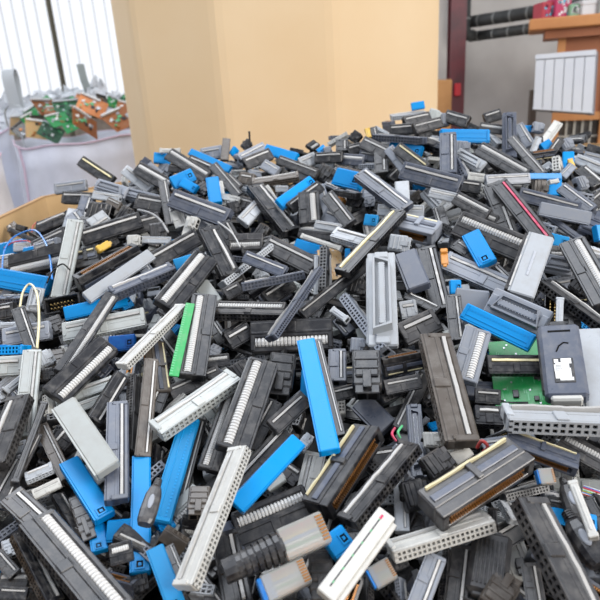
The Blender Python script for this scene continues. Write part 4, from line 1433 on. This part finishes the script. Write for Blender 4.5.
def tilt(it):
    p = proj(it['C']-it['R'][0]*it['half'][0]); q = proj(it['C']+it['R'][0]*it['half'][0])
    a = math.degrees(math.atan2(-(q[1]-p[1]), q[0]-p[0])) % 180
    if a < 15 or a > 165: return 'lying level'
    if 75 < a < 105: return 'standing upright'
    return 'tilted up-right' if a < 90 else 'tilted down-right'
for it in sorted(items, key=lambda i: -i['n']):
    if 'lab' not in it:
        px = 2*it['half'][0]/proj(it['C'])[2]*F
        size = 'long ' if px > 75 else ('short ' if px < 30 else '')
        base = WORD[it['col']]+' '+NOUN[it['kind']]
        if it['kind'] == 'g' and it['opt'] != '3': base = 'green circuit board'
        if it['kind'] == 'n': base = 'rainbow ribbon cable'
        if it['kind'] == 'j': base = 'clear network plug'
        near = sorted(marks, key=lambda m: math.hypot(m[0][0]-it['cen'][0], m[0][1]-it['cen'][1]))
        lab = None
        for sz in ('', size):
            for tl in ('', ' '+tilt(it)):
                for m in near[:3]:
                    t = (sz+base+tl+', '+dirw(it['cen'][0]-m[0][0], it['cen'][1]-m[0][1])+' '+m[1])
                    if t not in used and len(t.replace('-', ' ').split()) <= 16: lab = t; break
                if lab: break
            if lab: break
        if not lab:
            for m in near[3:16]:
                t = base+', '+dirw(it['cen'][0]-m[0][0], it['cen'][1]-m[0][1])+' '+m[1]
                if t not in used: lab = t; break
        lab = lab or base+', '+tilt(it)+' in the heap near '+near[0][1]
        it['lab'] = lab; used.add(lab)
    o = it['obj']; o['label'] = it['lab']; o['category'] = CAT.get(it['kind'], 'connector')
    o['group'] = {'s': 'socket connectors in the heap', 'r': 'connectors with ribbed cable stubs in the heap', 'p': 'smooth flat connectors in the heap'}.get(it['kind'], NOUN[it['kind']]+'s in the heap')
bw = dict(green='bright green', dgreen='dark green', copper='copper-brown', tan='tan', N='dull brown')
refs = [((32, 125), 'the left rim of the white bag'), ((60, 138), 'the front rim of the white bag'), ((95, 142), 'the front right rim of the white bag'), ((125, 125), 'the tall cardboard bin'),
        ((72, 92), 'the silver film on the bag'), ((100, 86), 'the pointed white film'), ((82, 72), 'the grey plastic strip'), ((45, 105), 'the grey film behind')]
for (o, c, s) in boards:
    cx, cy = o['_c']; lab = None
    for pre in ('', 'large ' if s > 1.1 else 'small '):
        for m in sorted(refs, key=lambda m: math.hypot(m[0][0]-cx, m[0][1]-cy)):
            t = pre+bw[c]+' scrap circuit board '+dirw(cx-m[0][0], cy-m[0][1])+' '+m[1]
            if t not in used and len(t.replace('-', ' ').split()) <= 15: lab = t; break
        if lab: break
    lab = lab or bw[c]+' scrap circuit board in the white bag'
    used.add(lab); o['label'] = lab; o['category'] = 'circuit board'; o['group'] = 'scrap circuit boards in the bag'; del o['_c']
print('KINDS', {k: sum(1 for i in items if i['kind'] == k) for k in KINDS}, 'shared labels', len(items)-len(set(i['lab'] for i in items)))
